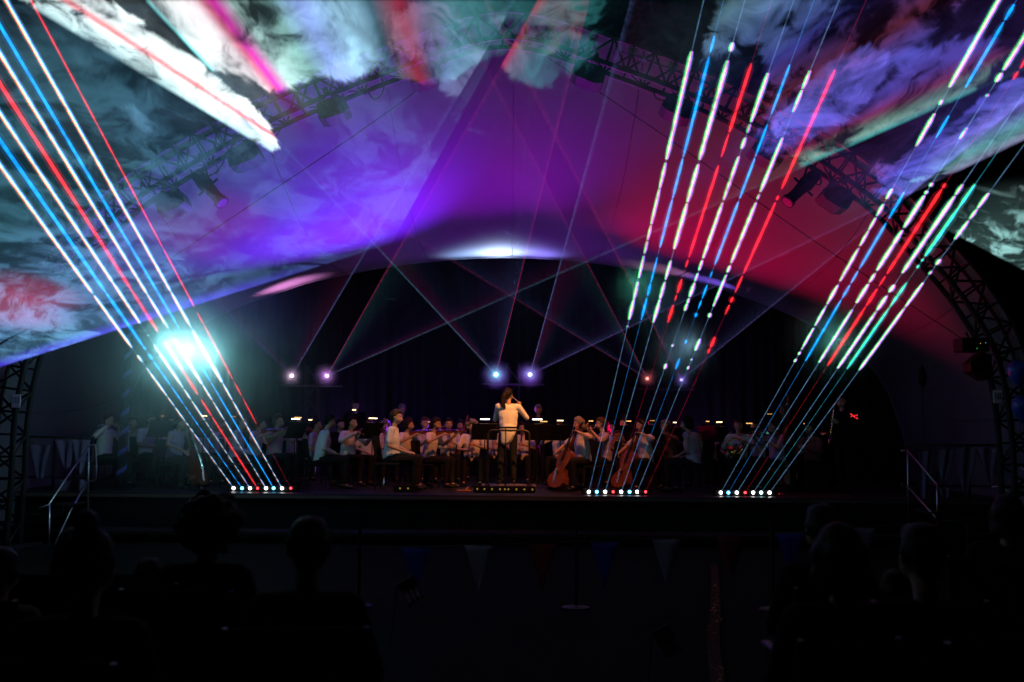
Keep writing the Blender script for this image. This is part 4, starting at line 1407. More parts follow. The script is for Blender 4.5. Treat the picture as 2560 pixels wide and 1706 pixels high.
def stand(arms, turn=0.0, nod=0.0):
    J = dict(hip=(0, 0, 0.95), chest=(0, -0.02, 1.30), neck=(0, -0.02, 1.46), head=(0, -0.04, 1.62), face=(math.sin(turn), -math.cos(turn), -nod),
             sl=(0.18, -0.01, 1.41), sr=(-0.18, -0.01, 1.41), tl=(0.09, 0, 0.92), tr=(-0.09, 0, 0.92), kl=(0.10, -0.02, 0.50), kr=(-0.10, -0.02, 0.50),
             al=(0.11, 0.02, 0.09), ar=(-0.11, 0.02, 0.09), ol=(0.13, -0.13, 0.045), orr=(-0.13, -0.13, 0.045))
    J.update(arms)
    return J


A_VIOLIN = dict(el=(0.30, -0.20, 0.80), wl=(0.22, -0.47, 0.99), hl=(0.0, -0.5, 0.85), pl=(-1, 0, 0.2), cl=0.7, er=(-0.38, -0.16, 0.86), wr=(-0.20, -0.42, 1.02), hr=(0.6, -0.6, -0.2), pr=(0.2, 0, -1), cr=0.5)
A_CELLO = dict(el=(0.38, -0.14, 0.95), wl=(0.16, -0.26, 1.06), hl=(-0.8, -0.2, 0.1), pl=(0, -0.2, -1), cl=0.8, er=(-0.40, -0.18, 0.80), wr=(-0.27, -0.45, 0.68), hr=(0.4, -0.4, -0.5), pr=(0.5, 0.4, -0.2), cr=0.5)
A_WIND = dict(el=(0.28, -0.17, 0.76), wl=(0.05, -0.33, 0.83), hl=(-0.5, -0.5, 0.1), pl=(-0.2, 0.8, 0), cl=0.8, er=(-0.28, -0.17, 0.74), wr=(-0.05, -0.36, 0.72), hr=(0.5, -0.5, 0.1), pr=(0.2, 0.8, 0), cr=0.8)
A_FLUTE = dict(el=(0.30, -0.16, 0.88), wl=(0.02, -0.27, 1.08), hl=(-0.8, -0.1, 0.3), pl=(0, 0.6, 0.2), cl=0.7, er=(-0.42, -0.10, 0.90), wr=(-0.30, -0.26, 1.10), hr=(0.1, -0.3, 0.8), pr=(0.3, 0.6, -0.2), cr=0.7)
A_REST = dict(el=(0.27, -0.02, 0.73), wl=(0.13, -0.27, 0.63), hl=(-0.2, -0.8, -0.15), pl=(0, 0, -1), cl=0.4, er=(-0.27, -0.02, 0.73), wr=(-0.13, -0.27, 0.63), hr=(0.2, -0.8, -0.15), pr=(0, 0, -1), cr=0.4)
A_HORN = dict(el=(0.30, -0.16, 0.80), wl=(0.12, -0.34, 0.90), hl=(-0.5, -0.6, 0.1), pl=(-0.4, 0.2, -0.6), cl=0.9, er=(-0.32, -0.05, 0.72), wr=(-0.24, -0.26, 0.66), hr=(0.3, -0.7, 0.1), pr=(0.5, 0.2, 0), cr=0.5)
A_SBASS = dict(el=(0.38, -0.18, 1.42), wl=(0.20, -0.36, 1.52), hl=(-0.7, -0.2, 0.2), pl=(0, -0.2, -1), cl=0.8, er=(-0.38, -0.12, 1.14), wr=(-0.24, -0.40, 0.98), hr=(0.4, -0.4, -0.3), pr=(0.5, 0.4, -0.2), cr=0.5)
A_SDOWN = dict(el=(0.26, 0.02, 1.14), wl=(0.22, -0.22, 1.02), hl=(-0.1, -0.9, -0.1), pl=(0, 0, -1), cl=0.4, er=(-0.26, 0.02, 1.14), wr=(-0.22, -0.22, 1.02), hr=(0.1, -0.9, -0.1), pr=(0, 0, -1), cr=0.4)
A_SAX = dict(el=(0.30, -0.18, 1.18), wl=(0.06, -0.32, 1.24), hl=(-0.5, -0.5, 0.1), pl=(-0.2, 0.8, 0), cl=0.8, er=(-0.30, -0.12, 1.10), wr=(-0.12, -0.32, 0.98), hr=(0.4, -0.6, 0.0), pr=(0.3, 0.8, 0), cr=0.8)

POSES = {
    'violin': sit(A_VIOLIN, 0.01, turn=0.35, nod=0.15), 'violin2': sit(A_VIOLIN, 0.05, 0.15, turn=0.2, nod=0.25), 'cello': sit(A_CELLO, 0.03, 0.27, turn=-0.1, nod=0.2),
    'wind': sit(A_WIND, 0.02, 0.15, nod=0.1), 'flute': sit(A_FLUTE, 0.0, 0.14, turn=-0.2, nod=0.1), 'rest': sit(A_REST, 0.0, 0.14, nod=0.12), 'rest2': sit(A_REST, 0.06, 0.17, turn=0.15, nod=0.2),
    'horn': sit(A_HORN, 0.02, 0.16, nod=0.1), 'sbass': stand(A_SBASS, -0.2, 0.2), 'sdown': stand(A_SDOWN, 0.0, 0.3), 'sax': stand(A_SAX, 0.0, 0.25),
}
FIG = {}


def get_fig(pose, hair, sleeve):
    k = (pose, hair, sleeve)
    if k not in FIG:
        FIG[k] = figure('person', POSES[pose], hair, sleeve, seed=len(FIG) + 1)
    return FIG[k]


def put_part(name, me, material, parent, rename=True):
    o = bpy.data.objects.new(name, me)
    link(o, parent)
    if o.data.materials[0] is not material:
        o.material_slots[0].link = 'OBJECT'
        o.material_slots[0].material = material
    return o


def person(loc, yaw, meshes, label, group, shirt='shirt', skin='skin', hair='hair_dark', trousers='trousers', scale=1.0, shoe='shoe'):
    t = empty('person', loc, R(yaw), label, 'person', group)
    t.scale = (scale,) * 3
    put_part('body', meshes['body'], M[skin], t)
    put_part('shirt', meshes['shirt'], M[shirt], t)
    put_part('trousers', meshes['trousers'], M[trousers], t)
    put_part('shoe', meshes['shoe_al'], M[shoe], t)
    put_part('shoe', meshes['shoe_ar'], M[shoe], t)
    put_part('hair', meshes['hair'], M[hair], t)
    return t


# ------------------------------------------------------------------ chair, instruments, music stands: built once, copied
HOLD = []      # first copies, moved to their first place


def proto_chair():
    t = empty('orchestra_chair')
    mb = MB(); mb.bbox((0, 0.02, 0.43), (0.42, 0.42, 0.05), 0.015); mb.build('seat', M['curtain'], t)
    mb = MB(); mb.bbox((0, 0.235, 0.72), (0.40, 0.035, 0.34), 0.015, Matrix.Rotation(R(-8), 3, 'X')); mb.build('backrest', M['curtain'], t)
    for x, y, yt in ((-0.19, -0.17, -0.17), (0.19, -0.17, -0.17), (-0.19, 0.21, 0.20), (0.19, 0.21, 0.20)):
        mb = MB()
        pts = [(x, y, 0.0), (x, yt, 0.42)]
        if y > 0:
            pts.append((x, 0.25, 0.85))
        mb.tube(pts, 0.011, 6); mb.build('leg', M['blackmetal'], t)
    return remember(t)


def fiddle_outline(L, W):
    """Half outline of a violin body along its length."""
    half = [(0.0, 0.0), (0.05, 0.24), (0.14, 0.37), (0.26, 0.40), (0.36, 0.36), (0.42, 0.30), (0.50, 0.255), (0.58, 0.28), (0.64, 0.36), (0.74, 0.475), (0.85, 0.50), (0.94, 0.40), (1.0, 0.14), (1.0, 0.0)]
    o = [(W * w, -L * l) for l, w in half] + [(-W * w, -L * l) for l, w in reversed(half[1:-1])]
    return o


def fiddle(mb_parent, S, wood, Mx):
    """Violin family instrument: body along -z from the neck joint at the origin, neck upward; S = body length. Front faces -y."""
    L, W, D = S, S * 0.60, S * 0.11 if S < 0.5 else S * 0.17
    mb = MB(); mb.prism(fiddle_outline(L, W), -D / 2, D / 2, Mx); mb.build('belly', M[wood], mb_parent)
    mb = MB(); mb.box((0, -D / 2 - 0.012 * S / 0.36, L * 0.10), (0.055 * S, 0.02 * S, L * 0.75 * 1.15), None)
    mb.v = [tuple(Mx @ Vector(v)) for v in mb.v]; mb.build('fingerboard', M['ebony'], mb_parent)
    mb = MB(); mb.tube([Mx @ Vector((0, 0, -0.02 * L)), Mx @ Vector((0, -0.01 * L, L * 0.55)), Mx @ Vector((0, 0.02 * L, L * 0.70)), Mx @ Vector((0, 0.0, L * 0.76)), Mx @ Vector((0, -0.05 * L, L * 0.75))],
                       [0.05 * L, 0.035 * L, 0.035 * L, 0.035 * L, 0.022 * L], 8); nk = mb.build('neck', M[wood], mb_parent, True)
    mb = MB(); mb.box((0, -D / 2 - 0.05 * L, -L * 0.56), (0.11 * L, 0.012 * L, 0.07 * L)); mb.v = [tuple(Mx @ Vector(v)) for v in mb.v]; mb.build('bridge', M['wood_light'], mb_parent)
    mb = MB()
    for k in range(4):
        x = (k - 1.5) * 0.022 * L
        mb.tube([Mx @ Vector((x * 0.6, -D / 2 - 0.03 * L, L * 0.6)), Mx @ Vector((x, -D / 2 - 0.09 * L, -L * 0.56)), Mx @ Vector((x, -D / 2 - 0.03 * L, -L * 0.9))], 0.0035 * L, 4)
    mb.build('string', M['silver'], mb_parent)
    mb = MB()
    for k in range(4):
        z = L * (0.62 + 0.035 * k)
        mb.tube([Mx @ Vector((-0.09 * L, 0, z)), Mx @ Vector((0.09 * L, 0, z))], 0.012 * L, 5)
    mb.build('peg', M['ebony'], nk)


def frame(origin, up, front):
    """Matrix whose z runs along up and whose -y runs along front."""
    z = Vector(up).normalized()
    f = Vector(front)
    y = -(f - z * f.dot(z)).normalized()
    x = y.cross(z)
    m = Matrix((x, y, z)).transposed().to_4x4()
    m.translation = Vector(origin)
    return m


def proto_violin():
    t = empty('violin')
    fiddle(t, 0.36, 'wood', frame((0.19, -0.42, 1.055), (0.10, -0.33, 0.02), (-0.2, 0.0, 1)))
    return remember(t)


def proto_bow():
    t = empty('bow')
    a, b = Vector((-0.19, -0.47, 1.05)), Vector((0.42, -0.22, 1.16))
    mb = MB(); mb.tube([a, a.lerp(b, 0.5) + Vector((0, 0, -0.008)), b], [0.006, 0.005, 0.004], 5); mb.build('stick', M['wood'], t)
    mb = MB(); mb.tube([a + Vector((0, 0, -0.02)), b + Vector((0, 0, -0.016))], 0.003, 4); mb.build('bow_hair', M['paper'], t)
    mb = MB(); mb.box(a + Vector((0.01, 0, -0.01)), (0.03, 0.012, 0.022)); mb.build('frog', M['ebony'], t)
    return remember(t)


def proto_cello(S=0.75, name='cello', wood='wood', base=(0.0, -0.66, 0.0), top=(0.07, -0.12, 1.28)):
    t = empty(name)
    base, top = Vector(base), Vector(top)
    d = (top - base).normalized()
    Ltot = (top - base).length
    pin = Ltot - S * 1.78
    org = base + d * (pin + S)
    fiddle(t, S, wood, frame(org, d, (0.1, -1, 0.3)))
    mb = MB(); mb.tube([base, base + d * (pin + 0.02)], [0.004, 0.007], 6); mb.build('endpin', M['silver'], t)
    return remember(t)


def proto_cello_bow():
    t = empty('bow')
    a, b = Vector((-0.22, -0.52, 0.64)), Vector((0.42, -0.60, 0.74))
    mb = MB(); mb.tube([a, a.lerp(b, 0.5) + Vector((0, -0.01, 0)), b], [0.007, 0.006, 0.004], 5); mb.build('stick', M['wood'], t)
    mb = MB(); mb.tube([a + Vector((0, 0.02, 0)), b + Vector((0, 0.016, 0))], 0.003, 4); mb.build('bow_hair', M['paper'], t)
    return remember(t)


def proto_clarinet():
    t = empty('clarinet')
    a, b = Vector((0, -0.17, 1.12)), Vector((0, -0.44, 0.58))
    d = b - a
    mb = MB(); mb.tube([a, a + d * 0.12, a + d * 0.14, a + d * 0.82, a + d * 0.9, b], [0.006, 0.011, 0.015, 0.016, 0.02, 0.034], 8); mb.build('tube', M['ebony'], t, True)
    mb = MB()
    for k in range(7):
        mb.ball(a + d * (0.2 + 0.085 * k) + Vector((0, -0.016, 0.008)), 0.008, sub=1)
    mb.build('key', M['silver'], t)
    mb = MB(); mb.tube([a + d * 0.135, a + d * 0.145], 0.018, 8); mb.build('ring', M['silver'], t)
    return remember(t)


def proto_flute():
    t = empty('flute')
    a, b = Vector((0.06, -0.22, 1.125)), Vector((-0.56, -0.26, 1.10))
    mb = MB(); mb.tube([a, a.lerp(b, 0.1), b], [0.010, 0.0105, 0.0095], 8); mb.build('tube', M['silver'], t, True)
    mb = MB()
    for k in range(8):
        mb.ball(a.lerp(b, 0.35 + 0.075 * k) + Vector((0, -0.004, 0.011)), 0.008, sub=1)
    mb.build('key', M['silver'], t)
    return remember(t)


def proto_horn():
    t = empty('french_horn')
    c = Vector((-0.06, -0.36, 0.82))
    mb = MB()
    ring = [c + Vector((0.15 * math.cos(k * 0.42), 0.03 * math.sin(k * 0.2), 0.15 * math.sin(k * 0.42))) for k in range(31)]
    mb.tube(ring, [0.010 + 0.0004 * k for k in range(31)], 7); mb.build('coil', M['brass'], t, True)
    mb = MB(); mb.tube([Vector((0, -0.18, 1.11)), c + Vector((0.10, 0.02, 0.13))], [0.006, 0.009], 6); mb.build('leadpipe', M['brass'], t)
    mb = MB(); mb.tube([ring[-1], ring[-1] + Vector((-0.06, 0.06, -0.05)), ring[-1] + Vector((-0.12, 0.12, -0.10)), ring[-1] + Vector((-0.16, 0.16, -0.13))], [0.022, 0.04, 0.08, 0.15], 14, caps=False); mb.build('bell', M['brass'], t, True)
    mb = MB()
    for k in range(3):
        mb.tube([c + Vector((0.03 * k - 0.03, -0.02, -0.06)), c + Vector((0.03 * k - 0.03, -0.02, 0.05))], 0.012, 6)
    mb.build('valve', M['silver'], t)
    return remember(t)


def proto_bassoon():
    t = empty('bassoon')
    a, b = Vector((0.16, -0.28, 1.42)), Vector((-0.16, -0.34, 0.24))
    mb = MB(); mb.tube([a, a.lerp(b, 0.1), b], [0.028, 0.022, 0.034], 8); mb.build('long_joint', M['wood'], t, True)
    mb = MB(); mb.tube([a.lerp(b, 0.42) + Vector((0.045, 0, 0)), b + Vector((0.045, 0, 0))], [0.018, 0.026], 8); mb.build('wing_joint', M['wood'], t, True)
    mb = MB(); mb.tube([a.lerp(b, 0.42) + Vector((0.045, 0, 0)), (0.12, -0.24, 1.06), (0.03, -0.17, 1.13)], 0.005, 6); mb.build('crook', M['silver'], t)
    mb = MB()
    for k in range(7):
        mb.ball(a.lerp(b, 0.3 + 0.09 * k) + Vector((0, -0.03, 0)), 0.011, sub=1)
    mb.build('key', M['silver'], t)
    return remember(t)


def proto_sax():
    t = empty('saxophone')
    mb = MB()
    pts = [(0, -0.17, 1.55), (0, -0.24, 1.56), (-0.02, -0.29, 1.50), (-0.05, -0.33, 1.20), (-0.08, -0.36, 0.92), (-0.09, -0.40, 0.84), (-0.09, -0.48, 0.83), (-0.08, -0.54, 0.92), (-0.07, -0.58, 1.06)]
    mb.tube(smooth_curve(pts, 34), [0.008 + 0.0011 * k if k < 28 else 0.04 + 0.011 * (k - 28) for k in range(34)], 10); mb.build('tube', M['brass'], t, True)
    mb = MB()
    for k in range(9):
        mb.ball((-0.035 - 0.004 * k, -0.355 - 0.003 * k, 1.38 - 0.048 * k), 0.016, sub=1)
    mb.build('key', M['brass'], t)
    return remember(t)


def proto_stand():
    """Music stand: tilted desk with lip, pole, tripod; its player sits on the +Y side."""
    t = empty('music_stand')
    rot = Matrix.Rotation(R(-62), 3, 'X')
    c = Vector((0, 0, 1.06))
    mb = MB(); mb.bbox(c, (0.50, 0.34, 0.012), 0.004, rot); mb.build('desk', M['blackmetal'], t)
    mb = MB(); mb.box(c + rot @ Vector((0, 0.172, 0.025)), (0.50, 0.010, 0.05), rot); mb.build('lip', M['blackmetal'], t)
    mb = MB(); mb.tube([(0, -0.02, 0.10), (0, -0.02, 1.03)], [0.014, 0.010], 8); mb.build('pole', M['blackmetal'], t)
    for k in range(3):
        a = k * 2 * math.pi / 3 + 0.5
        mb = MB(); mb.tube([(0, -0.02, 0.22), (0.26 * math.cos(a), -0.02 + 0.26 * math.sin(a), 0.012)], 0.008, 6); mb.build('leg', M['blackmetal'], t)
    for s in (-1, 1):
        mb = MB(); mb.bbox(c + rot @ Vector((s * 0.112, 0.005, 0.014)), (0.21, 0.29, 0.004), 0.001, rot @ Matrix.Rotation(R(3 * s), 3, 'Y')); mb.build('music_sheet', M['paper'], t)
    return remember(t)


def lamp_part(stand_root, kind, length, dx=0.0):
    """Clip-on lamp over the top edge of a music stand."""
    c = Vector((dx, 0, 1.06)) + Matrix.Rotation(R(-62), 3, 'X') @ Vector((0, -0.17, 0))
    top = c + Vector((0, 0.05, 0.085))
    mb = MB(); mb.tube([c, c + Vector((0, -0.03, 0.05)), top], 0.006, 5); mb.build('lamp_arm', M['blackmetal'], stand_root)
    mb = MB(); mb.bbox(top + Vector((0, 0.0, 0.012)), (length + 0.02, 0.05, 0.012), 0.004); hd = mb.build('lamp_head', M['blackmetal'], stand_root)
    mb = MB(); mb.bbox(top, (length, 0.042, 0.022), 0.005); mb.build('lamp_tube', LAMPS[kind], hd)


LAMPS = {'white': glow('stand_lamp_white', (1.0, 0.93, 0.80), 7.0), 'warm': glow('stand_lamp_warm', (1.0, 0.72, 0.36), 4.0), 'amber': glow('stand_lamp_amber', (1.0, 0.5, 0.14), 1.6),
         'dim': glow('stand_lamp_dim', (1.0, 0.45, 0.12), 0.5)}

# ================================================================== ORCHESTRA
PR = {'violin': proto_violin(), 'bow': proto_bow(), 'cello': proto_cello(), 'cellobow': proto_cello_bow(), 'clarinet': proto_clarinet(), 'flute': proto_flute(), 'horn': proto_horn(),
      'bassoon': proto_bassoon(), 'sax': proto_sax(), 'bass': proto_cello(1.12, 'double_bass', 'wood', (0.12, -0.72, 0.0), (0.18, -0.28, 1.95)), 'chair': proto_chair(), 'stand': proto_stand()}
USED = set()


def place(kind, loc, rz, label, cat, group, scale=1.0):
    p = PR[kind]
    if kind in USED:
        o = copy_tree(p)
    else:
        o = p
        USED.add(kind)
    o.location = loc
    o.rotation_euler = (0, 0, rz)
    o.scale = (scale,) * 3
    tag(o, label, cat, group)
    return o


# column of the photo, depth, facing (0 = the audience, 90 = towards the podium from the cloud side), pose, hair, sleeve, shirt, hair colour, instrument, label
MUS = [
    (272, 18.0, 78, 'flute', 'long', 'long', 'shirt', 'hair_brown', 'flute', 'flautist in white long sleeves at the outer end of the stage by the striped pole'),
    (378, 19.2, 55, 'wind', 'short', 'short', 'shirt', 'hair_dark', 'bassoon', 'white-shirted player with a tall bassoon behind the striped pole'),
    (452, 17.9, 70, 'cello', 'bob', 'none', 'blouse', 'hair_dark', 'cello', 'cellist in sleeveless lilac top at the foot of the cloud-side beams'),
    (512, 19.0, 60, 'violin', 'short', 'short', 'shirt', 'hair_brown', 'violin', 'violinist in white short sleeves seen through the cloud-side beams'),
    (604, 18.0, 96, 'rest', 'short', 'long', 'blouse', 'hair_dark', None, 'person in lilac shirt resting hands behind the red beam'),
    (652, 18.8, 80, 'violin2', 'bob', 'short', 'shirt', 'hair_dark', 'violin', 'violinist in white bending over the bow next to the lilac shirt'),
    (696, 19.3, 62, 'violin', 'short', 'short', 'shirt', 'hair_brown', 'violin', 'violinist with raised wrist below the brightest warm stand lamp'),
    (792, 19.4, 90, 'rest', 'bun', 'short', 'blouse', 'hair_dark', None, 'slim person in lilac top half hidden behind the violet-lit back'),
    (824, 17.9, 112, 'rest2', 'short', 'long', 'shirt', 'hair_dark', None, 'hunched person in long sleeves, back lit deep violet'),
    (880, 19.2, 58, 'violin', 'short', 'long', 'shirt', 'hair_dark', 'violin', 'violinist in pale long sleeves beyond the violet-lit back'),
    (924, 20.4, 38, 'rest', 'bob', 'short', 'shirt', 'hair_brown', None, 'person in white behind the dark music stand'),
    (990, 17.8, 84, 'rest', 'short', 'short', 'shirt', 'hair_brown', None, 'brightly lit person in white short sleeves and black trousers, seated in profile'),
    (1022, 19.0, 64, 'violin', 'bob', 'short', 'shirt', 'hair_dark', 'violin', 'violinist just beyond the brightly lit seated person'),
    (1090, 18.7, 74, 'violin2', 'short', 'short', 'shirt', 'hair_dark', 'violin', 'violinist leaning in, two places from the podium'),
    (1122, 21.2, 12, 'wind', 'short', 'long', 'shirt', 'hair_dark', 'clarinet', 'clarinettist in the second row facing the audience'),
    (1180, 19.6, 4, 'wind', 'curly', 'short', 'shirt', 'hair_grey', 'clarinet', 'curly grey-haired clarinettist facing the audience beside the podium'),
    (1150, 22.4, 6, 'wind', 'bob', 'long', 'darkshirt', 'hair_dark', 'bassoon', 'dark-clad bassoonist in the rear row'),
    (1236, 21.6, 2, 'wind', 'short', 'short', 'shirt', 'hair_dark', 'clarinet', 'player mostly hidden behind the conductor'),
    (1346, 22.6, -4, 'sdown', 'short', 'long', 'darkshirt', 'hair_grey', None, 'grey-haired person standing in dark clothes at the rear, podium side'),
    (889, 23.0, 20, 'sdown', 'short', 'long', 'darkshirt', 'hair_dark', None, 'dark-clad person standing at the rear behind the violins'),
    (1005, 22.8, 12, 'sdown', 'short', 'long', 'darkshirt', 'hair_grey', None, 'bald-browed person standing at the rear above the lit profile'),
    (1446, 18.2, -58, 'cello', 'bob', 'short', 'shirt', 'hair_grey', 'cello', 'grey-bobbed cellist nearest the podium'),
    (1502, 19.0, -80, 'flute', 'short', 'short', 'blouse', 'hair_brown', 'flute', 'player in lilac shirt with hands at the mouth behind the first steep beams'),
    (1398, 20.8, -22, 'violin', 'short', 'long', 'shirt', 'hair_brown', 'violin', 'viola player glowing amber beside the cluster of stand lamps'),
    (1560, 20.0, -40, 'wind', 'bun', 'long', 'brownshirt', 'hair_dark', 'clarinet', 'player in brown sleeves behind the steep blue beam'),
    (1602, 18.5, -60, 'cello', 'long', 'short', 'shirt', 'hair_dark', 'cello', 'cellist in white crossed by steep beams'),
    (1664, 19.0, -62, 'cello', 'short', 'long', 'brownshirt', 'hair_grey', 'cello', 'cellist in brown with the neck of the cello tilted past the red beam'),
    (1716, 17.7, -128, 'rest2', 'bob', 'none', 'blouse', 'hair_dark', None, 'person in lilac top seen from behind between the beam groups'),
    (1766, 20.0, -58, 'violin', 'short', 'short', 'shirt', 'hair_dark', 'violin', 'violinist beyond the lilac back, under a warm stand lamp'),
    (1846, 19.0, -14, 'horn', 'short', 'short', 'shirt', 'hair_brown', 'horn', 'horn player in pale shirt facing the audience beside the slanting beams'),
    (1932, 18.5, -72, 'violin', 'bob', 'short', 'blouse', 'hair_brown', 'violin', 'violinist in lilac top within the slanting beams'),
    (2022, 19.0, -52, 'wind', 'short', 'long', 'brownshirt', 'hair_dark', 'clarinet', 'clarinettist in brown at the edge of the slanting beams'),
    (2104, 18.4, -44, 'sax', 'short', 'long', 'darkshirt', 'hair_dark', 'sax', 'saxophonist standing in dark clothes under the red digits'),
    (1958, 21.4, -30, 'sbass', 'short', 'long', 'darkshirt', 'hair_grey', 'bass', 'bass player standing in dark clothes in the rear'),
    (330, 20.6, 60, 'violin', 'short', 'short', 'shirt', 'hair_brown', 'violin', 'violinist dimly seen between the striped pole and bassoon'),
    (428, 21.0, 50, 'wind', 'short', 'long', 'shirt', 'hair_dark', 'clarinet', 'dim clarinettist behind the cellist in lilac'),
    (556, 20.6, 60, 'violin2', 'bob', 'short', 'shirt', 'hair_dark', 'violin', 'dim violinist in the gap of the cloud-side beams'),
    (742, 20.9, 55, 'violin', 'bob', 'short', 'shirt', 'hair_dark', 'violin', 'dim violinist beneath the brightest warm lamp'),
    (852, 21.0, 45, 'wind', 'short', 'long', 'darkshirt', 'hair_dark', 'clarinet', 'dark-clad clarinettist beyond the pale-sleeved violinist'),
    (962, 21.2, 30, 'wind', 'curly', 'short', 'shirt', 'hair_grey', 'clarinet', 'curly-haired clarinettist in shade behind the lit profile'),
    (1062, 21.0, 22, 'violin', 'short', 'long', 'shirt', 'hair_brown', 'violin', 'shaded violinist between the leaning violinist and rear bassoon'),
    (1306, 21.2, -8, 'wind', 'bob', 'short', 'shirt', 'hair_dark', 'clarinet', 'clarinettist under the long white lamp, cello side'),
    (1530, 21.6, -30, 'violin', 'bob', 'short', 'shirt', 'hair_dark', 'violin', 'shaded violinist behind the lilac-shirted flautist'),
    (1630, 21.0, -45, 'wind', 'short', 'long', 'brownshirt', 'hair_dark', 'clarinet', 'shaded clarinettist in brown between two cellists'),
    (1800, 21.4, -50, 'violin', 'short', 'short', 'shirt', 'hair_brown', 'violin', 'shaded violinist beneath the warm oval lamp'),
    (1888, 20.8, -45, 'violin', 'short', 'long', 'shirt', 'hair_dark', 'violin', 'shaded violinist next to the horn player'),
    (2064, 20.6, -50, 'wind', 'bob', 'long', 'darkshirt', 'hair_dark', 'bassoon', 'dark-clad bassoonist behind the saxophonist'),
]
CATS = {'violin': 'violin', 'cello': 'cello', 'clarinet': 'clarinet', 'flute': 'flute', 'horn': 'french horn', 'bassoon': 'bassoon', 'sax': 'saxophone', 'bass': 'double bass'}
for i, (px, Y, yaw, pose, hair, sleeve, shirt, hcol, inst, lab) in enumerate(MUS):
    z = STAGE + 0.002
    hd = Vector(POSES[pose]['head'])
    x = X(px, Y, z + hd.z)
    # the head, not the seat, stands in that column
    off2 = Matrix.Rotation(R(yaw), 3, 'Z') @ Vector((hd.x, hd.y, 0))
    loc = Vector((x - off2.x, Y - off2.y, z))
    sc = 1.0 + 0.03 * math.sin(i * 2.4) + (0.05 if i == 11 else 0)
    person(loc, yaw, get_fig(pose, hair, sleeve), lab, 'musicians of the orchestra', shirt, 'skin', hcol, scale=sc)
    short = ' '.join(lab.split()[:9])
    if inst:
        place(inst, loc, R(yaw), '%s of the %s' % (CATS[inst], short), CATS[inst], 'instruments of the orchestra', sc)
    if inst in ('violin', 'cello'):
        place('bow' if inst == 'violin' else 'cellobow', loc, R(yaw), 'bow of the %s' % short, 'bow', 'bows of the string players', sc)
    if not pose.startswith('s') or pose == 'sit':
        place('chair', loc, R(yaw), 'black chair under the %s' % short, 'chair', 'orchestra chairs', sc)

# column, depth, facing, lamp, lamp length, label
STANDS = [
    (508, 18.2, 60, 'warm', 0.10, 'music stand with a small warm lamp high over the cloud-side beams'), (582, 18.6, 70, 'dim', 0.12, 'music stand with a dim lamp behind the blue and white beams'),
    (404, 18.6, 50, 'dim', 0.05, 'music stand with a tiny glint before the bassoon'), (737, 20.3, 50, 'white', 0.19, 'music stand with the brightest warm lamp among the violins'),
    (776, 21.2, 40, 'warm', 0.11, 'music stand with a thin lamp beside the brightest warm one'), (742, 18.9, 60, 'amber', 0.17, 'music stand with an amber lamp in front of the brightest warm one'),
    (884, 22.6, 20, 'warm', 0.08, 'tall rear music stand with two small warm lights'), (930, 19.0, 50, 'warm', 0.19, 'music stand with a long warm lamp before the lit profile'),
    (1074, 22.4, 6, 'amber', 0.07, 'rear music stand with a short amber lamp'), (1212, 18.9, 10, 'white', 0.17, 'music stand with a long white lamp beside the conductor, violin side'),
    (1344, 18.7, -10, 'white', 0.18, 'music stand with a long white lamp beside the conductor, cello side'), (1360, 20.8, -10, 'amber', 0.15, 'music stand with a thin reddish lamp behind the long white one'),
    (1402, 19.6, -25, 'warm', 0.12, 'music stand amid the warm cluster of lights'), (1480, 19.8, -50, 'amber', 0.10, 'music stand with an amber lamp by the grey-bobbed cellist'),
    (1575, 19.6, -60, 'amber', 0.12, 'music stand with an amber lamp behind steep beams'), (1690, 20.6, -60, 'warm', 0.07, 'music stand with a tiny warm lamp before the lilac back'),
    (1634, 18.9, -60, 'dim', 0.10, 'music stand with a dull lamp between steep beams'), (1801, 19.8, -55, 'warm', 0.13, 'music stand with a warm oval lamp beside the horn player'),
    (1875, 20.8, -50, 'amber', 0.13, 'music stand with an amber lamp behind the slanting beams'), (1772, 19.2, -60, 'amber', 0.06, 'music stand with a reddish glint beyond the lilac back'),
    (1926, 23.0, -40, 'dim', 0.11, 'tall stand with a pale top in the rear by the slanting beams'), (2016, 20.6, -55, 'amber', 0.06, 'music stand with small amber glints in the slanting beams'),
]
for px, Y, yaw, kind, ln, lab in STANDS:
    x = X(px, Y, STAGE + 1.27)
    # the stand's player sits on the far side of it from the podium
    o = place('stand', (x, Y, STAGE + 0.002), R(yaw), lab, 'music stand', 'music stands of the orchestra')
    if px in (884, 1926):
        o.scale = (1, 1, 1.2)
    lamp_part(o, kind, ln)

# ------------------------------------------------------------------ conductor and podium
PODZ = STAGE + 0.10
PY = 18.15
pcx = X(1271, PY, PODZ)
t = empty('podium', (pcx, PY, STAGE), label='low black podium with a worn pale top under the conductor', cat='podium')
mb = MB(); mb.bbox((0, 0, 0.045), (0.96, 0.8, 0.085), 0.01); mb.build('box', M['stage'], t)
mb = MB(); mb.bbox((0, 0, 0.094), (0.98, 0.82, 0.012), 0.004); mb.build('top', mat('worn_podium_top', (0.17, 0.13, 0.11), 0.6, var=0.5, scale=5), t)
t = empty('podium_rail', (pcx, PY - 0.36, PODZ + 0.002), label='dark bent-tube safety rail around the podium', cat='rail')
zr = P(1271, 1077, PY - 0.36).z - PODZ
mb = MB(); mb.tube(smooth_curve([(-0.37, 0, 0), (-0.37, 0, zr - 0.14), (-0.36, 0, zr - 0.05), (-0.29, 0, zr), (0, 0, zr), (0.29, 0, zr), (0.36, 0, zr - 0.05), (0.37, 0, zr - 0.14), (0.37, 0, 0)], 60), 0.018, 8)
mb.build('rail_tube', M['rail_black'], t, True)
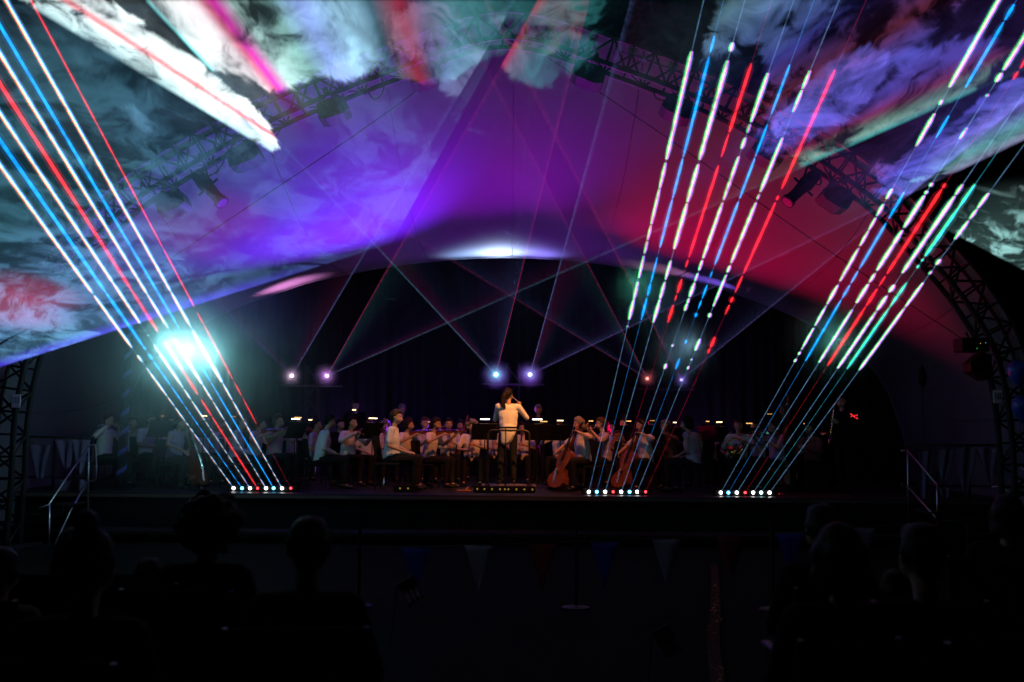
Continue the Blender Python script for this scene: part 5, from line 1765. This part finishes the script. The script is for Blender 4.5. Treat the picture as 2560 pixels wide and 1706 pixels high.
for s in (-1, 1):
    mb = MB(); mb.lathe([(0.05, 0), (0.05, 0.01), (0.025, 0.03)], 12, mat=Matrix.Translation((s * 0.37, 0, 0))); mb.build('floor_flange', M['rail_black'], t)
t = empty('tablet_stand', (X(1264, PY - 0.55, 1.3), PY - 0.55, STAGE), label='thin stand with a flat dark tray in front of the podium rail', cat='stand')
zs = P(1264, 1071, PY - 0.55).z - STAGE
mb = MB(); mb.tube([(0, 0, 0.02), (0, 0, zs * 0.5), (0, 0, zs)], [0.015, 0.012, 0.009], 8); mb.build('pole', M['blackmetal'], t)
mb = MB(); mb.bbox((0.02, 0, zs + 0.012), (0.40, 0.22, 0.03), 0.006); mb.build('tray', M['blackmetal'], t)
mb = MB(); mb.lathe([(0.14, 0), (0.14, 0.012), (0.03, 0.03)], 16); mb.build('base', M['blackmetal'], t)

JC = stand(dict(el=(0.22, -0.20, 1.18), wl=(0.08, -0.40, 1.30), hl=(-0.2, -0.8, 0.3), pl=(-0.3, 0, -1), cl=0.5,
                er=(-0.345, -0.08, 1.21), wr=(-0.235, -0.20, 1.41), hr=(0.08, 0.0, 1.0), pr=(0.5, -0.6, 0), cr=1.0), turn=-0.55, nod=0.1)
JC['kl'], JC['al'], JC['ol'] = (0.13, -0.05, 0.50), (0.15, 0.0, 0.09), (0.17, -0.15, 0.045)
JC['sr'] = (-0.19, -0.02, 1.40)
tail = []
for k in range(14):
    f = k / 13
    tail.append(([(0.005 + 0.05 * f * f, 0.02 + 0.015 * f, 0.98 - 0.22 * f), (0.005 + 0.05 * f * f, 0.02 + 0.015 * f, 0.977 - 0.22 * f)], [0.172 - 0.075 * f * f] * 2))
for k in range(8):
    f = k / 7
    tail.append(([(-0.135 - 0.01 * f, -0.02, 0.92 - 0.26 * f), (-0.135 - 0.01 * f, -0.02, 0.915 - 0.26 * f)], [0.05 - 0.03 * f] * 2))
conductor = figure('conductor', JC, 'pony', 'long', seed=99, voxel=0.010, hem=0.12, tail=tail)
cz = PODZ + 0.002
cx = X(1274, PY, cz + 1.62)
person((cx - 0.02, PY, cz), 186, conductor, 'conductor in long white shirt and black trousers on the podium, back turned, arm raised', None, 'shirt', 'skin', 'hair_dark')
t = empty('baton', (cx - 0.02, PY, cz), R(186), 'thin pale baton in the raised hand of the conductor', 'baton')
w = Vector(JC['wr']) + Vector((0.02, -0.04, 0.09))
mb = MB(); mb.tube([w, w + Vector((0.10, -0.02, 0.09)), w + Vector((0.27, -0.05, 0.24))], [0.006, 0.004, 0.0025], 6); mb.build('shaft', M['paper'], t)
mb = MB(); mb.ball(w - Vector((0.01, 0, 0.01)), (0.012, 0.012, 0.018), sub=2); mb.build('grip', M['wood_light'], t)

# floor battens with small amber dots
dot = glow('amber_dot', (1.0, 0.55, 0.12), 0.22, False)
for (x0, x1, yy, dots, lab) in ((1184, 1337, 17.35, (1193, 1211, 1230, 1250, 1262, 1271, 1291, 1311, 1331), 'black floor batten with amber dots in front of the podium'),
                                (985, 1045, 17.35, (1000, 1020), 'short black floor batten with two amber dots below the lit profile')):
    za = STAGE
    a, b = X(x0, yy, za + 0.1), X(x1, yy, za + 0.1)
    t = empty('floor_batten', ((a + b) / 2, yy, za), label=lab, cat='batten', group='floor battens')
    mb = MB(); mb.bbox((0, 0, 0.06), (b - a, 0.16, 0.115), 0.012); mb.build('housing', M['fixture'], t)
    for d in dots:
        mb = MB(); mb.lathe([(0.018, 0), (0.012, 0.008), (0.002, 0.01)], 8, mat=Matrix.Translation((X(d, yy - 0.085, za + 0.06) - (a + b) / 2, -0.081, 0.065)) @ Matrix.Rotation(R(90), 4, 'X'))
        mb.build('dot', dot, t)

# bright orange slippers and small litter on the deck
t = empty('slipper', (X(1160, 17.7, STAGE), 17.7, STAGE + 0.002), R(70), 'orange slipper lying on the deck beside the podium', 'slipper')
mb = MB(); mb.bbox((0, 0, 0.012), (0.10, 0.26, 0.02), 0.009); mb.build('sole', M['orange'], t)
mb = MB(); mb.tube([(-0.05, -0.05, 0.02), (-0.03, -0.07, 0.06), (0.03, -0.07, 0.06), (0.05, -0.05, 0.02)], [0.016] * 4, 6); mb.build('strap', M['orange'], t)
t = empty('water_bottle', (X(960, 18.2, STAGE), 18.2, STAGE + 0.002), 0, 'small clear-capped bottle standing by the lit profile', 'bottle')
mb = MB(); mb.lathe([(0.03, 0), (0.033, 0.01), (0.033, 0.13), (0.014, 0.17), (0.014, 0.19)], 12); mb.build('flask', M['silver'], t, True)
mb = MB(); mb.lathe([(0.016, 0.19), (0.016, 0.21)], 10); mb.build('cap', M['paper'], t)

# red digital timer
t = empty('digital_timer', P(2135, 1041, 17.9), R(-6), 'small timer with glowing red digits high beside the saxophonist', 'timer')
kt = 17.9 / FPX
mb = MB(); mb.bbox((0, 0.03, 0), (34 * kt, 0.05, 24 * kt), 0.008); mb.build('case', M['fixture'], t)
redg = glow('red_digit', (1.0, 0.03, 0.04), 2.2)
SEG = {'7': 'abc', '4': 'fgbc'}
for n_, (ch, ox) in enumerate((('7', -8.5), ('4', -0.5))):
    mb = MB()
    w2, h2, th = 2.6 * kt, 4.2 * kt, 0.9 * kt
    def seg(a, b):
        sh = 0.22
        p, q = Vector((a[0] + sh * a[1], 0.002, a[1])), Vector((b[0] + sh * b[1], 0.002, b[1]))
        dd = (q - p).normalized() * th * 0.35
        mb.tube([p + dd, q - dd], th * 0.62, 4)
    S7 = dict(a=((-w2, h2), (w2, h2)), b=((w2, h2), (w2, 0)), c=((w2, 0), (w2, -h2)), f=((-w2, h2), (-w2, 0)), g=((-w2, 0), (w2, 0)))
    for q in SEG[ch]:
        seg(*S7[q])
    mb.v = [(v[0] + ox * kt, v[1], v[2] + (1.5 - n_ * 1.8) * kt) for v in mb.v]
    mb.build('digit', redg, t)
mb = MB()
for dx, dz, ww in ((7.5, 4.0, 1.6), (6.2, 1.4, 1.2), (8.6, 1.4, 1.2), (6.4, -3.2, 2.6), (8.8, -5.6, 2.4), (5.6, -6.0, 1.6)):
    mb.box((dx * kt, 0.002, dz * kt), (ww * kt, 0.004, 1.1 * kt))
mb.build('small_digit', redg, t)
mb = MB(); mb.tube([(0, 0.04, -12 * kt), (0, 0.04, STAGE + 0.01 - P(2135, 1041, 17.9).z)], 0.012, 6); mb.build('pole', M['blackmetal'], t)

# ================================================================== STAGE SIDES
def tube_obj(name, pts, r, m, parent, n=8, curve=0):
    o = parent.location
    pts = [Vector(p) - o for p in pts]
    if curve:
        pts = smooth_curve(pts, curve)
    mb = MB(); mb.tube(pts, r, n)
    return mb.build(name, m, parent, True)


def guard_rail(x0, x1, ytop, ylow, posts, Y, label):
    zt, zl = P((x0 + x1) / 2, ytop, Y).z, P((x0 + x1) / 2, ylow, Y).z
    a, b = X(x0, Y, zt), X(x1, Y, zt)
    t = empty('guard_rail', ((a + b) / 2, Y, STAGE), label=label, cat='railing', group='guard rails at the stage ends')
    tube_obj('top_rail', [(a, Y, zt), (b, Y, zt)], 0.020, M['rail_black'], t)
    tube_obj('lower_rail', [(a, Y, zl), (b, Y, zl)], 0.014, M['rail_black'], t)
    for p in posts:
        x = X(p, Y, zt)
        tube_obj('post', [(x, Y, STAGE + 0.002), (x, Y, zt)], 0.024, M['rail_black'], t)
    return t, zt, zl


def drape(px, w, ytop, h, Y, seed, label):
    """A limp cloth pennant hung over the rail: folded triangle of cloth."""
    q = random.Random(seed)
    c = P(px, ytop, Y)
    k = Y / FPX
    t = empty('hanging_bunting', c, label=label, cat='bunting', group='cloth bunting on the guard rails')
    vs_, fs_ = [], []
    nx, nz = 10, 12
    for i in range(nx + 1):
        u = i / nx - 0.5
        for j in range(nz + 1):
            v = j / nz
            ww = w * k * (1 - 0.78 * v) * (1 + 0.1 * math.sin(v * 5 + seed))
            vs_.append((u * ww + 0.06 * v * math.sin(seed), -0.03 + 0.035 * math.sin(u * 9 + seed + v * 2), -v * h * k * (1 - 0.15 * abs(u))))
    for i in range(nx):
        for j in range(nz):
            a = i * (nz + 1) + j
            fs_.append((a, a + 1, a + nz + 2, a + nz + 1))
    mb = MB(); mb.add(vs_, fs_)
    o = mb.build('cloth', M['bunting'], t, True)
    s = o.modifiers.new('thickness', 'SOLIDIFY'); s.thickness = 0.004
    mb = MB(); mb.tube([(-w * k * 0.5, 0, 0.0), (0, -0.01, -0.01), (w * k * 0.5, 0, 0.0)], 0.006, 5); mb.build('hem_cord', M['rope'], t)


RY = 16.9
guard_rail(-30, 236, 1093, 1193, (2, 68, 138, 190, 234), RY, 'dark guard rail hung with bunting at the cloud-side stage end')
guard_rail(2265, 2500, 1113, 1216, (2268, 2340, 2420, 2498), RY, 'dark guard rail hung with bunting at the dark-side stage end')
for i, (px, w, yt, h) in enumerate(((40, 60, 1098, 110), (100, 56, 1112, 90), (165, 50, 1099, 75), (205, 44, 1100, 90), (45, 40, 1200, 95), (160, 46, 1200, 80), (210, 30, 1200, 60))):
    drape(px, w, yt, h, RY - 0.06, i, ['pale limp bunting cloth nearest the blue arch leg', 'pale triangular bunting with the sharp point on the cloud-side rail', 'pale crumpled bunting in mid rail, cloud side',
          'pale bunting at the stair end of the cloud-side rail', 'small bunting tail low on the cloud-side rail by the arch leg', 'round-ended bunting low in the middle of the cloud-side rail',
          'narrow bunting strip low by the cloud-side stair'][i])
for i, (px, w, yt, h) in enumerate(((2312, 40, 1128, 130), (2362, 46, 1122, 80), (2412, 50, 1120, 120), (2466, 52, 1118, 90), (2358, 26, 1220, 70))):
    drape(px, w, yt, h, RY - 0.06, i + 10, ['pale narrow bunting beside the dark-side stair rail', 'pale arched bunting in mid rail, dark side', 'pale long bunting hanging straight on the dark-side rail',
          'pale swept bunting at the outer end of the dark-side rail', 'short bunting tail low behind the dark-side stair rail'][i])


def stair(px_top, sgn, Y0, label, rail_label, px2=None):
    """Stage steps running down and outward towards the audience with a tubular hand rail."""
    x0 = X(px_top, Y0, STAGE)
    t = empty('stage_stair', (x0, Y0, 0), label=label, cat='stairs', group='stairs at the stage ends')
    n = 4
    for k in range(n):
        z = STAGE * (n - k) / (n + 1)
        mb = MB(); mb.bbox((sgn * (0.18 + 0.28 * k), -0.25 - 0.16 * k, z - 0.02), (0.30, 1.0, 0.04), 0.008); mb.build('tread', M['stage'], t)
    for s in (-1, 1):
        mb = MB(); mb.prism([(sgn * 0.0, STAGE * 0.85), (sgn * 0.0, STAGE * 0.6), (sgn * 1.25, 0.0), (sgn * 1.4, 0.0)], -0.5 + 0.5 * s * 0.98 - 0.02, -0.5 + 0.5 * s * 0.98 + 0.02)
        mb.build('stringer', M['blackmetal'], t)


stair(228, -1, 16.4, 'black steps down from the stage on the cloud side', '')
stair(2275, 1, 16.4, 'black steps down from the stage on the dark side', '')


def hand_rail(label, paths, Y):
    pts0 = paths[0][1][0]
    c = P(*pts0, Y)
    t = empty('hand_rail', (c.x, Y, 0.0), label=label, cat='railing', group='steel hand rails of the stage stairs')
    for nm, pts, curve in paths:
        q = [P(p[0], p[1], Y - (p[2] if len(p) > 2 else 0.0)) for p in pts]
        tube_obj(nm, q, 0.014, M['steel'], t, 8, curve)


hand_rail('bright steel hand rail sloping down at the cloud-side stair', [
    ('upright', [(222, 1108), (221, 1210), (219, 1340)], 0), ('end_loop', [(222, 1114), (234, 1113), (239, 1120), (241, 1190), (236, 1201), (222, 1205)], 24),
    ('sloping_rail', [(222, 1118), (170, 1190, 0.5), (122, 1262, 1.0), (97, 1271, 1.1)], 0), ('lower_sloping_rail', [(217, 1207), (175, 1280, 0.5), (120, 1400, 1.0)], 0),
    ('lower_upright', [(124, 1262, 1.0), (122, 1420, 1.0)], 0)], 16.3)
hand_rail('bright steel hand rail sloping down at the dark-side stair', [
    ('upright', [(2269, 1126), (2270, 1215), (2271, 1340)], 0), ('top_loop', [(2252, 1127), (2265, 1126)], 0), ('low_loop', [(2252, 1206), (2254, 1212), (2262, 1215), (2270, 1217)], 12),
    ('sloping_rail', [(2268, 1127), (2305, 1168, 0.4), (2343, 1213, 0.8), (2362, 1214, 0.8)], 0), ('lower_sloping_rail', [(2272, 1220), (2310, 1262, 0.4), (2346, 1302, 0.8)], 0),
    ('lower_upright', [(2343, 1206, 0.8), (2343, 1340, 0.8)], 0)], 16.3)
hand_rail('outer steel hand rail sloping out of view past the dark-side bunting', [
    ('upright', [(2502, 1128), (2502, 1240)], 0), ('top_loop', [(2480, 1129), (2502, 1127)], 0), ('sloping_rail', [(2502, 1127), (2535, 1154, 0.4), (2600, 1206, 0.9)], 0),
    ('lower_rail', [(2480, 1217), (2502, 1217), (2522, 1230, 0.3)], 0)], 16.3)

# pole wrapped in a pale spiral ribbon
c = Vector((X(310, 17.4, 2.0), 17.4, STAGE))
t = empty('striped_pole', c, label='dark pole wound with a pale spiral ribbon near the flautist', cat='pole')
ht = P(318, 800, 17.4).z - STAGE
mb = MB(); mb.tube([(0, 0, 0.0), (0.03, 0, ht)], [0.085, 0.05], 14); mb.build('shaft', M['polepaint'], t, True)
mb = MB()
vs_, fs_ = [], []
n = 220
for i in range(n + 1):
    f = i / n
    a = f * 2 * math.pi * 8.5
    r = 0.090 - 0.035 * f
    for dz in (-0.045, 0.045):
        vs_.append((0.03 * f + r * math.cos(a), r * math.sin(a), f * (ht - 0.1) + 0.05 + dz))
for i in range(n):
    fs_.append((2 * i, 2 * i + 2, 2 * i + 3, 2 * i + 1))
mb.add(vs_, fs_)
o = mb.build('ribbon', M['ribbon'], t, True)
s = o.modifiers.new('thickness', 'SOLIDIFY'); s.thickness = 0.004
mb = MB(); mb.lathe([(0.2, 0), (0.2, 0.015), (0.09, 0.04)], 18); mb.build('base', M['blackmetal'], t)

# tall microphone with a big wind shield at the dark side
c = P(2310, 1090, 17.6)
t = empty('microphone_stand', (c.x, 17.6, STAGE), label='tall microphone with a dark egg-shaped wind shield by the dark-side rail', cat='microphone')
zt = P(2310, 968, 17.6).z - STAGE
zu = P(2310, 914, 17.6).z - STAGE
mb = MB(); mb.tube([(0, 0, 0.02), (0, 0, zt)], 0.010, 6); mb.build('pole', M['blackmetal'], t)
h = zu - zt
mb = MB(); mb.lathe([(0.02, zt), (0.06, zt + h * 0.15), (0.078, zt + h * 0.4), (0.07, zt + h * 0.65), (0.045, zt + h * 0.88), (0.01, zu)], 14); mb.build('wind_shield', M['curtain'], t, True)
mb = MB(); mb.lathe([(0.15, 0), (0.15, 0.012), (0.02, 0.03)], 16); mb.build('base', M['blackmetal'], t)

# ================================================================== AUDIENCE SIDE
# string of pennants on a rope between posts in front of the stage
PYF = 10.0
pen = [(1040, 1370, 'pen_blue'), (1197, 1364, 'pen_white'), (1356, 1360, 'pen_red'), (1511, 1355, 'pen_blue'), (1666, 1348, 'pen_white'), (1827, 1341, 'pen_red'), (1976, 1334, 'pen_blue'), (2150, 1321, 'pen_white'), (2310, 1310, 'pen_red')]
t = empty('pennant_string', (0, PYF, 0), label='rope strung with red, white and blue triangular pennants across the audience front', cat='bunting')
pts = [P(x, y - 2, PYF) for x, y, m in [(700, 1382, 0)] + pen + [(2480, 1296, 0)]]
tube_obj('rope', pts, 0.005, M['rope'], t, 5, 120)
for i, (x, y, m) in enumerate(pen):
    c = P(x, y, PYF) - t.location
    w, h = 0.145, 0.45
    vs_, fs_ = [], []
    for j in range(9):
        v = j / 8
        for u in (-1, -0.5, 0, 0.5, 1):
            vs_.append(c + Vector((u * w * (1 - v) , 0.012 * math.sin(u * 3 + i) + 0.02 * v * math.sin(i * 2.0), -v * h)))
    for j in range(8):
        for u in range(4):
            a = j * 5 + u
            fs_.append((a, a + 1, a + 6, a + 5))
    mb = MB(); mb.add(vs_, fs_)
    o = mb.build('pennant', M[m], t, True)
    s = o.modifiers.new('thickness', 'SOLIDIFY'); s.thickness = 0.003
for x in (900, 1440, 1930, 2420):
    p = P(x, 1340, PYF + 0.05)
    tt = empty('rope_post', (p.x, PYF + 0.05, 0), label='thin dark post holding the pennant rope near column %s' % {900: 'of the solo seated person', 1440: 'of the podium', 1930: 'of the slanting beams', 2420: 'of the arch leg'}[x], cat='post', group='posts of the pennant rope')
    mb = MB(); mb.tube([(0, 0, 0), (0, 0, p.z + 0.12)], 0.018, 8); mb.build('shaft', M['blackmetal'], tt)
    mb = MB(); mb.lathe([(0.14, 0), (0.14, 0.012), (0.03, 0.03)], 14); mb.build('foot', M['blackmetal'], tt)

# small hand flags with stripes
def hand_flag(px, py, w, h, ang, Y, label):
    c = P(px, py, Y)
    k = Y / FPX
    t = empty('hand_flag', c, label=label, cat='flag', group='small striped hand flags')
    W, H = w * k, h * k
    rot = Matrix.Rotation(R(ang), 3, 'Y')
    for i in range(7):
        mb = MB()
        vs_, fs_ = [], []
        for j in range(7):
            u = j / 6
            for v in (i / 7, (i + 1) / 7):
                vs_.append(rot @ Vector((u * W, 0.03 * math.sin(u * 5), -v * H)))
        for j in range(6):
            fs_.append((2 * j, 2 * j + 1, 2 * j + 3, 2 * j + 2))
        mb.add(vs_, fs_)
        o = mb.build('stripe', M['pen_red'] if i % 2 == 0 else M['pen_white'], t, True)
        s = o.modifiers.new('thickness', 'SOLIDIFY'); s.thickness = 0.002
    mb = MB(); mb.tube([rot @ Vector((0, 0, 0.02)), rot @ Vector((0, 0, -H)), Vector(((rot @ Vector((0, 0, -H))).x * 1.3, 0, 0.003 - c.z))], 0.005, 5); mb.build('stick', M['ebony'], t)


hand_flag(1030, 1440, 60, 44, 58, 8.2, 'small striped hand flag tilted beside the lone seated head')
hand_flag(1672, 1560, 66, 46, 62, 6.6, 'small striped hand flag tilted near the red aisle runner')
hand_flag(716, 1590, 60, 44, 60, 5.6, 'small striped hand flag low beside the curly-haired head')

# red aisle runner; orange glints painted as coloured flecks
t = empty('aisle_runner', (0, 9, 0.004), label='dark red aisle runner with orange glints painted as flecks', cat='carpet')
a = [(1.30, 6.2), (1.60, 8.0), (1.98, 9.8), (2.35, 11.6), (2.7, 13.4)]
vs_, fs_ = [], []
cv = smooth_curve([(x, y - 9, 0) for x, y in a], 30)
for p in cv:
    vs_ += [(p.x - 0.05, p.y, 0.004), (p.x + 0.05, p.y, 0.004), (p.x + 0.05, p.y, 0.03), (p.x - 0.05, p.y, 0.03)]
for i in range(29):
    for k in range(4):
        fs_.append((4 * i + k, 4 * i + (k + 1) % 4, 4 * i + 4 + (k + 1) % 4, 4 * i + 4 + k))
mb = MB(); mb.add(vs_, fs_); mb.build('strip', M['carpet'], t)
mb = MB()
q = random.Random(5)
for i in range(60):
    p = cv[q.randrange(2, 22)]
    mb.box((p.x + q.uniform(-0.045, 0.045), p.y + q.uniform(-0.15, 0.15), 0.033), (q.uniform(0.004, 0.02), q.uniform(0.01, 0.05), 0.006), Matrix.Rotation(q.uniform(0, 3), 3, 'Z') @ Matrix.Rotation(q.uniform(-0.6, 0.6), 3, 'X'))
fl = mb.build('glint_fleck', mat('orange_glint', (0.55, 0.16, 0.03), 0.35, 0.7), t)
fl['kind'] = 'stuff'


def lawn_chair(loc, rz, label):
    t = empty('folding_chair', loc, rz, label, 'chair', 'folding chairs of the audience')
    mb = MB(); mb.bbox((0, 0.0, 0.42), (0.48, 0.44, 0.03), 0.01); mb.build('seat', M['darkshirt'], t)
    mb = MB(); mb.bbox((0, 0.26, 0.72), (0.48, 0.03, 0.50), 0.012, Matrix.Rotation(R(-10), 3, 'X')); mb.build('backrest', M['darkshirt'], t)
    for s in (-1, 1):
        mb = MB(); mb.tube([(s * 0.25, -0.22, 0.0), (s * 0.25, 0.22, 0.42), (s * 0.25, 0.31, 0.97)], 0.012, 6); mb.build('leg', M['blackmetal'], t)
        mb = MB(); mb.tube([(s * 0.25, 0.26, 0.0), (s * 0.25, -0.2, 0.42)], 0.012, 6); mb.build('leg', M['blackmetal'], t)
        mb = MB(); mb.bbox((s * 0.27, 0.0, 0.62), (0.05, 0.40, 0.025), 0.008); mb.build('armrest', M['blackmetal'], t)


# seated audience seen from behind: head-top pixel, depth, hair, label, chair?
AUD = [
    (530, 1236, 4.5, 'afro', 'darkshirt', 176, 'large curly-haired person seated near, head cut dark against the stage edge', 1.0),
    (775, 1283, 6.6, 'short', 'darkshirt', 186, 'lone seated person with a short haircut and square-backed chair', 1.0),
    (232, 1270, 6.4, 'bun', 'darkshirt', 180, 'person with tied-up hair behind the long-haired one', 1.0),
    (190, 1316, 5.4, 'long', 'darkshirt', 172, 'person with long loose hair in front of the tied-up hair', 1.0),
    (14, 1362, 4.6, 'long', 'brownshirt', 180, 'person in dull red top cut by the frame edge', 1.0),
    (374, 1390, 6.2, 'short', 'darkshirt', 182, 'low dark head of a child beside the large curly hair', 0.78),
    (443, 1412, 6.6, 'bob', 'darkshirt', 182, 'smaller dark head of a child peeping by the curly one', 0.72),
    (2053, 1254, 7.2, 'short', 'darkshirt', 180, 'upright dark head behind the paler-rimmed head', 1.0),
    (2094, 1302, 5.2, 'bob', 'darkshirt', 178, 'broad dark head with a faint pale rim under the slanting beams', 1.0),
    (2300, 1300, 6.0, 'short', 'darkshirt', 180, 'dark head in front of the outer bunting', 1.0),
    (2520, 1232, 4.6, 'bob', 'darkshirt', 140, 'person turned in profile with cheek lit red by the beams', 1.0),
    (2230, 1420, 4.8, 'long', 'darkshirt', 182, 'long-haired dark figure near the dark corner', 0.95),
]
for i, (px, py, Y, hair, shirt, yaw, lab, sc) in enumerate(AUD):
    m = figure('person', sit(A_REST, 0.0, 0.15, turn=0.0, nod=0.0), hair, 'long', seed=200 + i, voxel=0.014) if (hair, 'aud') not in FIG else FIG[(hair, 'aud')]
    FIG[(hair, 'aud')] = m
    top = P(px, py, Y)
    hz_ = (1.205 + (0.168 if hair == 'afro' else 0.20 if hair == 'bun' else 0.145)) * sc
    base = top.z - hz_
    off2 = Matrix.Rotation(R(yaw), 3, 'Z') @ Vector((0, -0.085, 0)) * sc
    # the seat stands on the ground: the depth is moved along the line of sight until it does
    for _ in range(12):
        top = P(px, py, Y)
        base = top.z - hz_
        if abs(base) < 0.002:
            break
        slope = (P(px, py, Y + 0.1).z - top.z) / 0.1
        Y2 = Y - base / slope
        if not 3.4 < Y2 < 9.5:
            break
        Y = Y2
    loc = Vector((top.x - off2.x, Y - off2.y, 0.002))
    if abs(base) > 0.02:
        sc = max(0.55, sc * (top.z) / hz_)
    person(loc, yaw, m, lab, 'audience in front of the stage', shirt, 'skin_b' if hair == 'afro' else 'skin', 'hair_dark', 'darkshirt', sc)
    lawn_chair(loc, R(yaw), 'dark folding chair of the %s' % ' '.join(lab.split()[:8]))

# a green glow stick on the shoulder of the long-haired neighbour
t = empty('glow_stick', P(247, 1363, 5.6), label='small green glow stick by the long-haired person', cat='glow stick')
mb = MB(); mb.tube([(-0.016, 0, 0.005), (0.016, 0, -0.004)], 0.0035, 6); mb.build('stick', glow('green_glow', (0.05, 0.9, 0.08), 0.5, False), t)

# a smaller sheet of curling smoke glow, painted as emission, past the dark-side arm of the arch
QA, QB, QC = P(2300, 540, 12.4), P(2800, 800, 12.4), P(2860, 420, 7.5)
nrm = (QB - QA).cross(QC - QA).normalized()
QD = on_plane(2300, 440)
inward = nrm.cross((QB - QA).normalized())
if inward.dot(QC - QA) < 0:
    inward = -inward
sheet('smoke_glow_curl', [QA, QB, QC, QD], 'curling white and violet painted smoke glow past the dark-side arm of the arch',
      [(0.35, (0.30, 0.62, 0.60)), (0.47, (0.55, 0.75, 0.72)), (0.56, (0.30, 0.24, 1.0)), (0.68, (0.45, 0.62, 0.70))],
      [pb(2490, 590, 110, 0.9), pb(2540, 660, 90, 0.7), pb(2550, 520, 110, 0.8), pb(2420, 600, 70, 0.4)],
      7.0, 23, 0.50, 0.66, 2.3, inward * 0.0001)
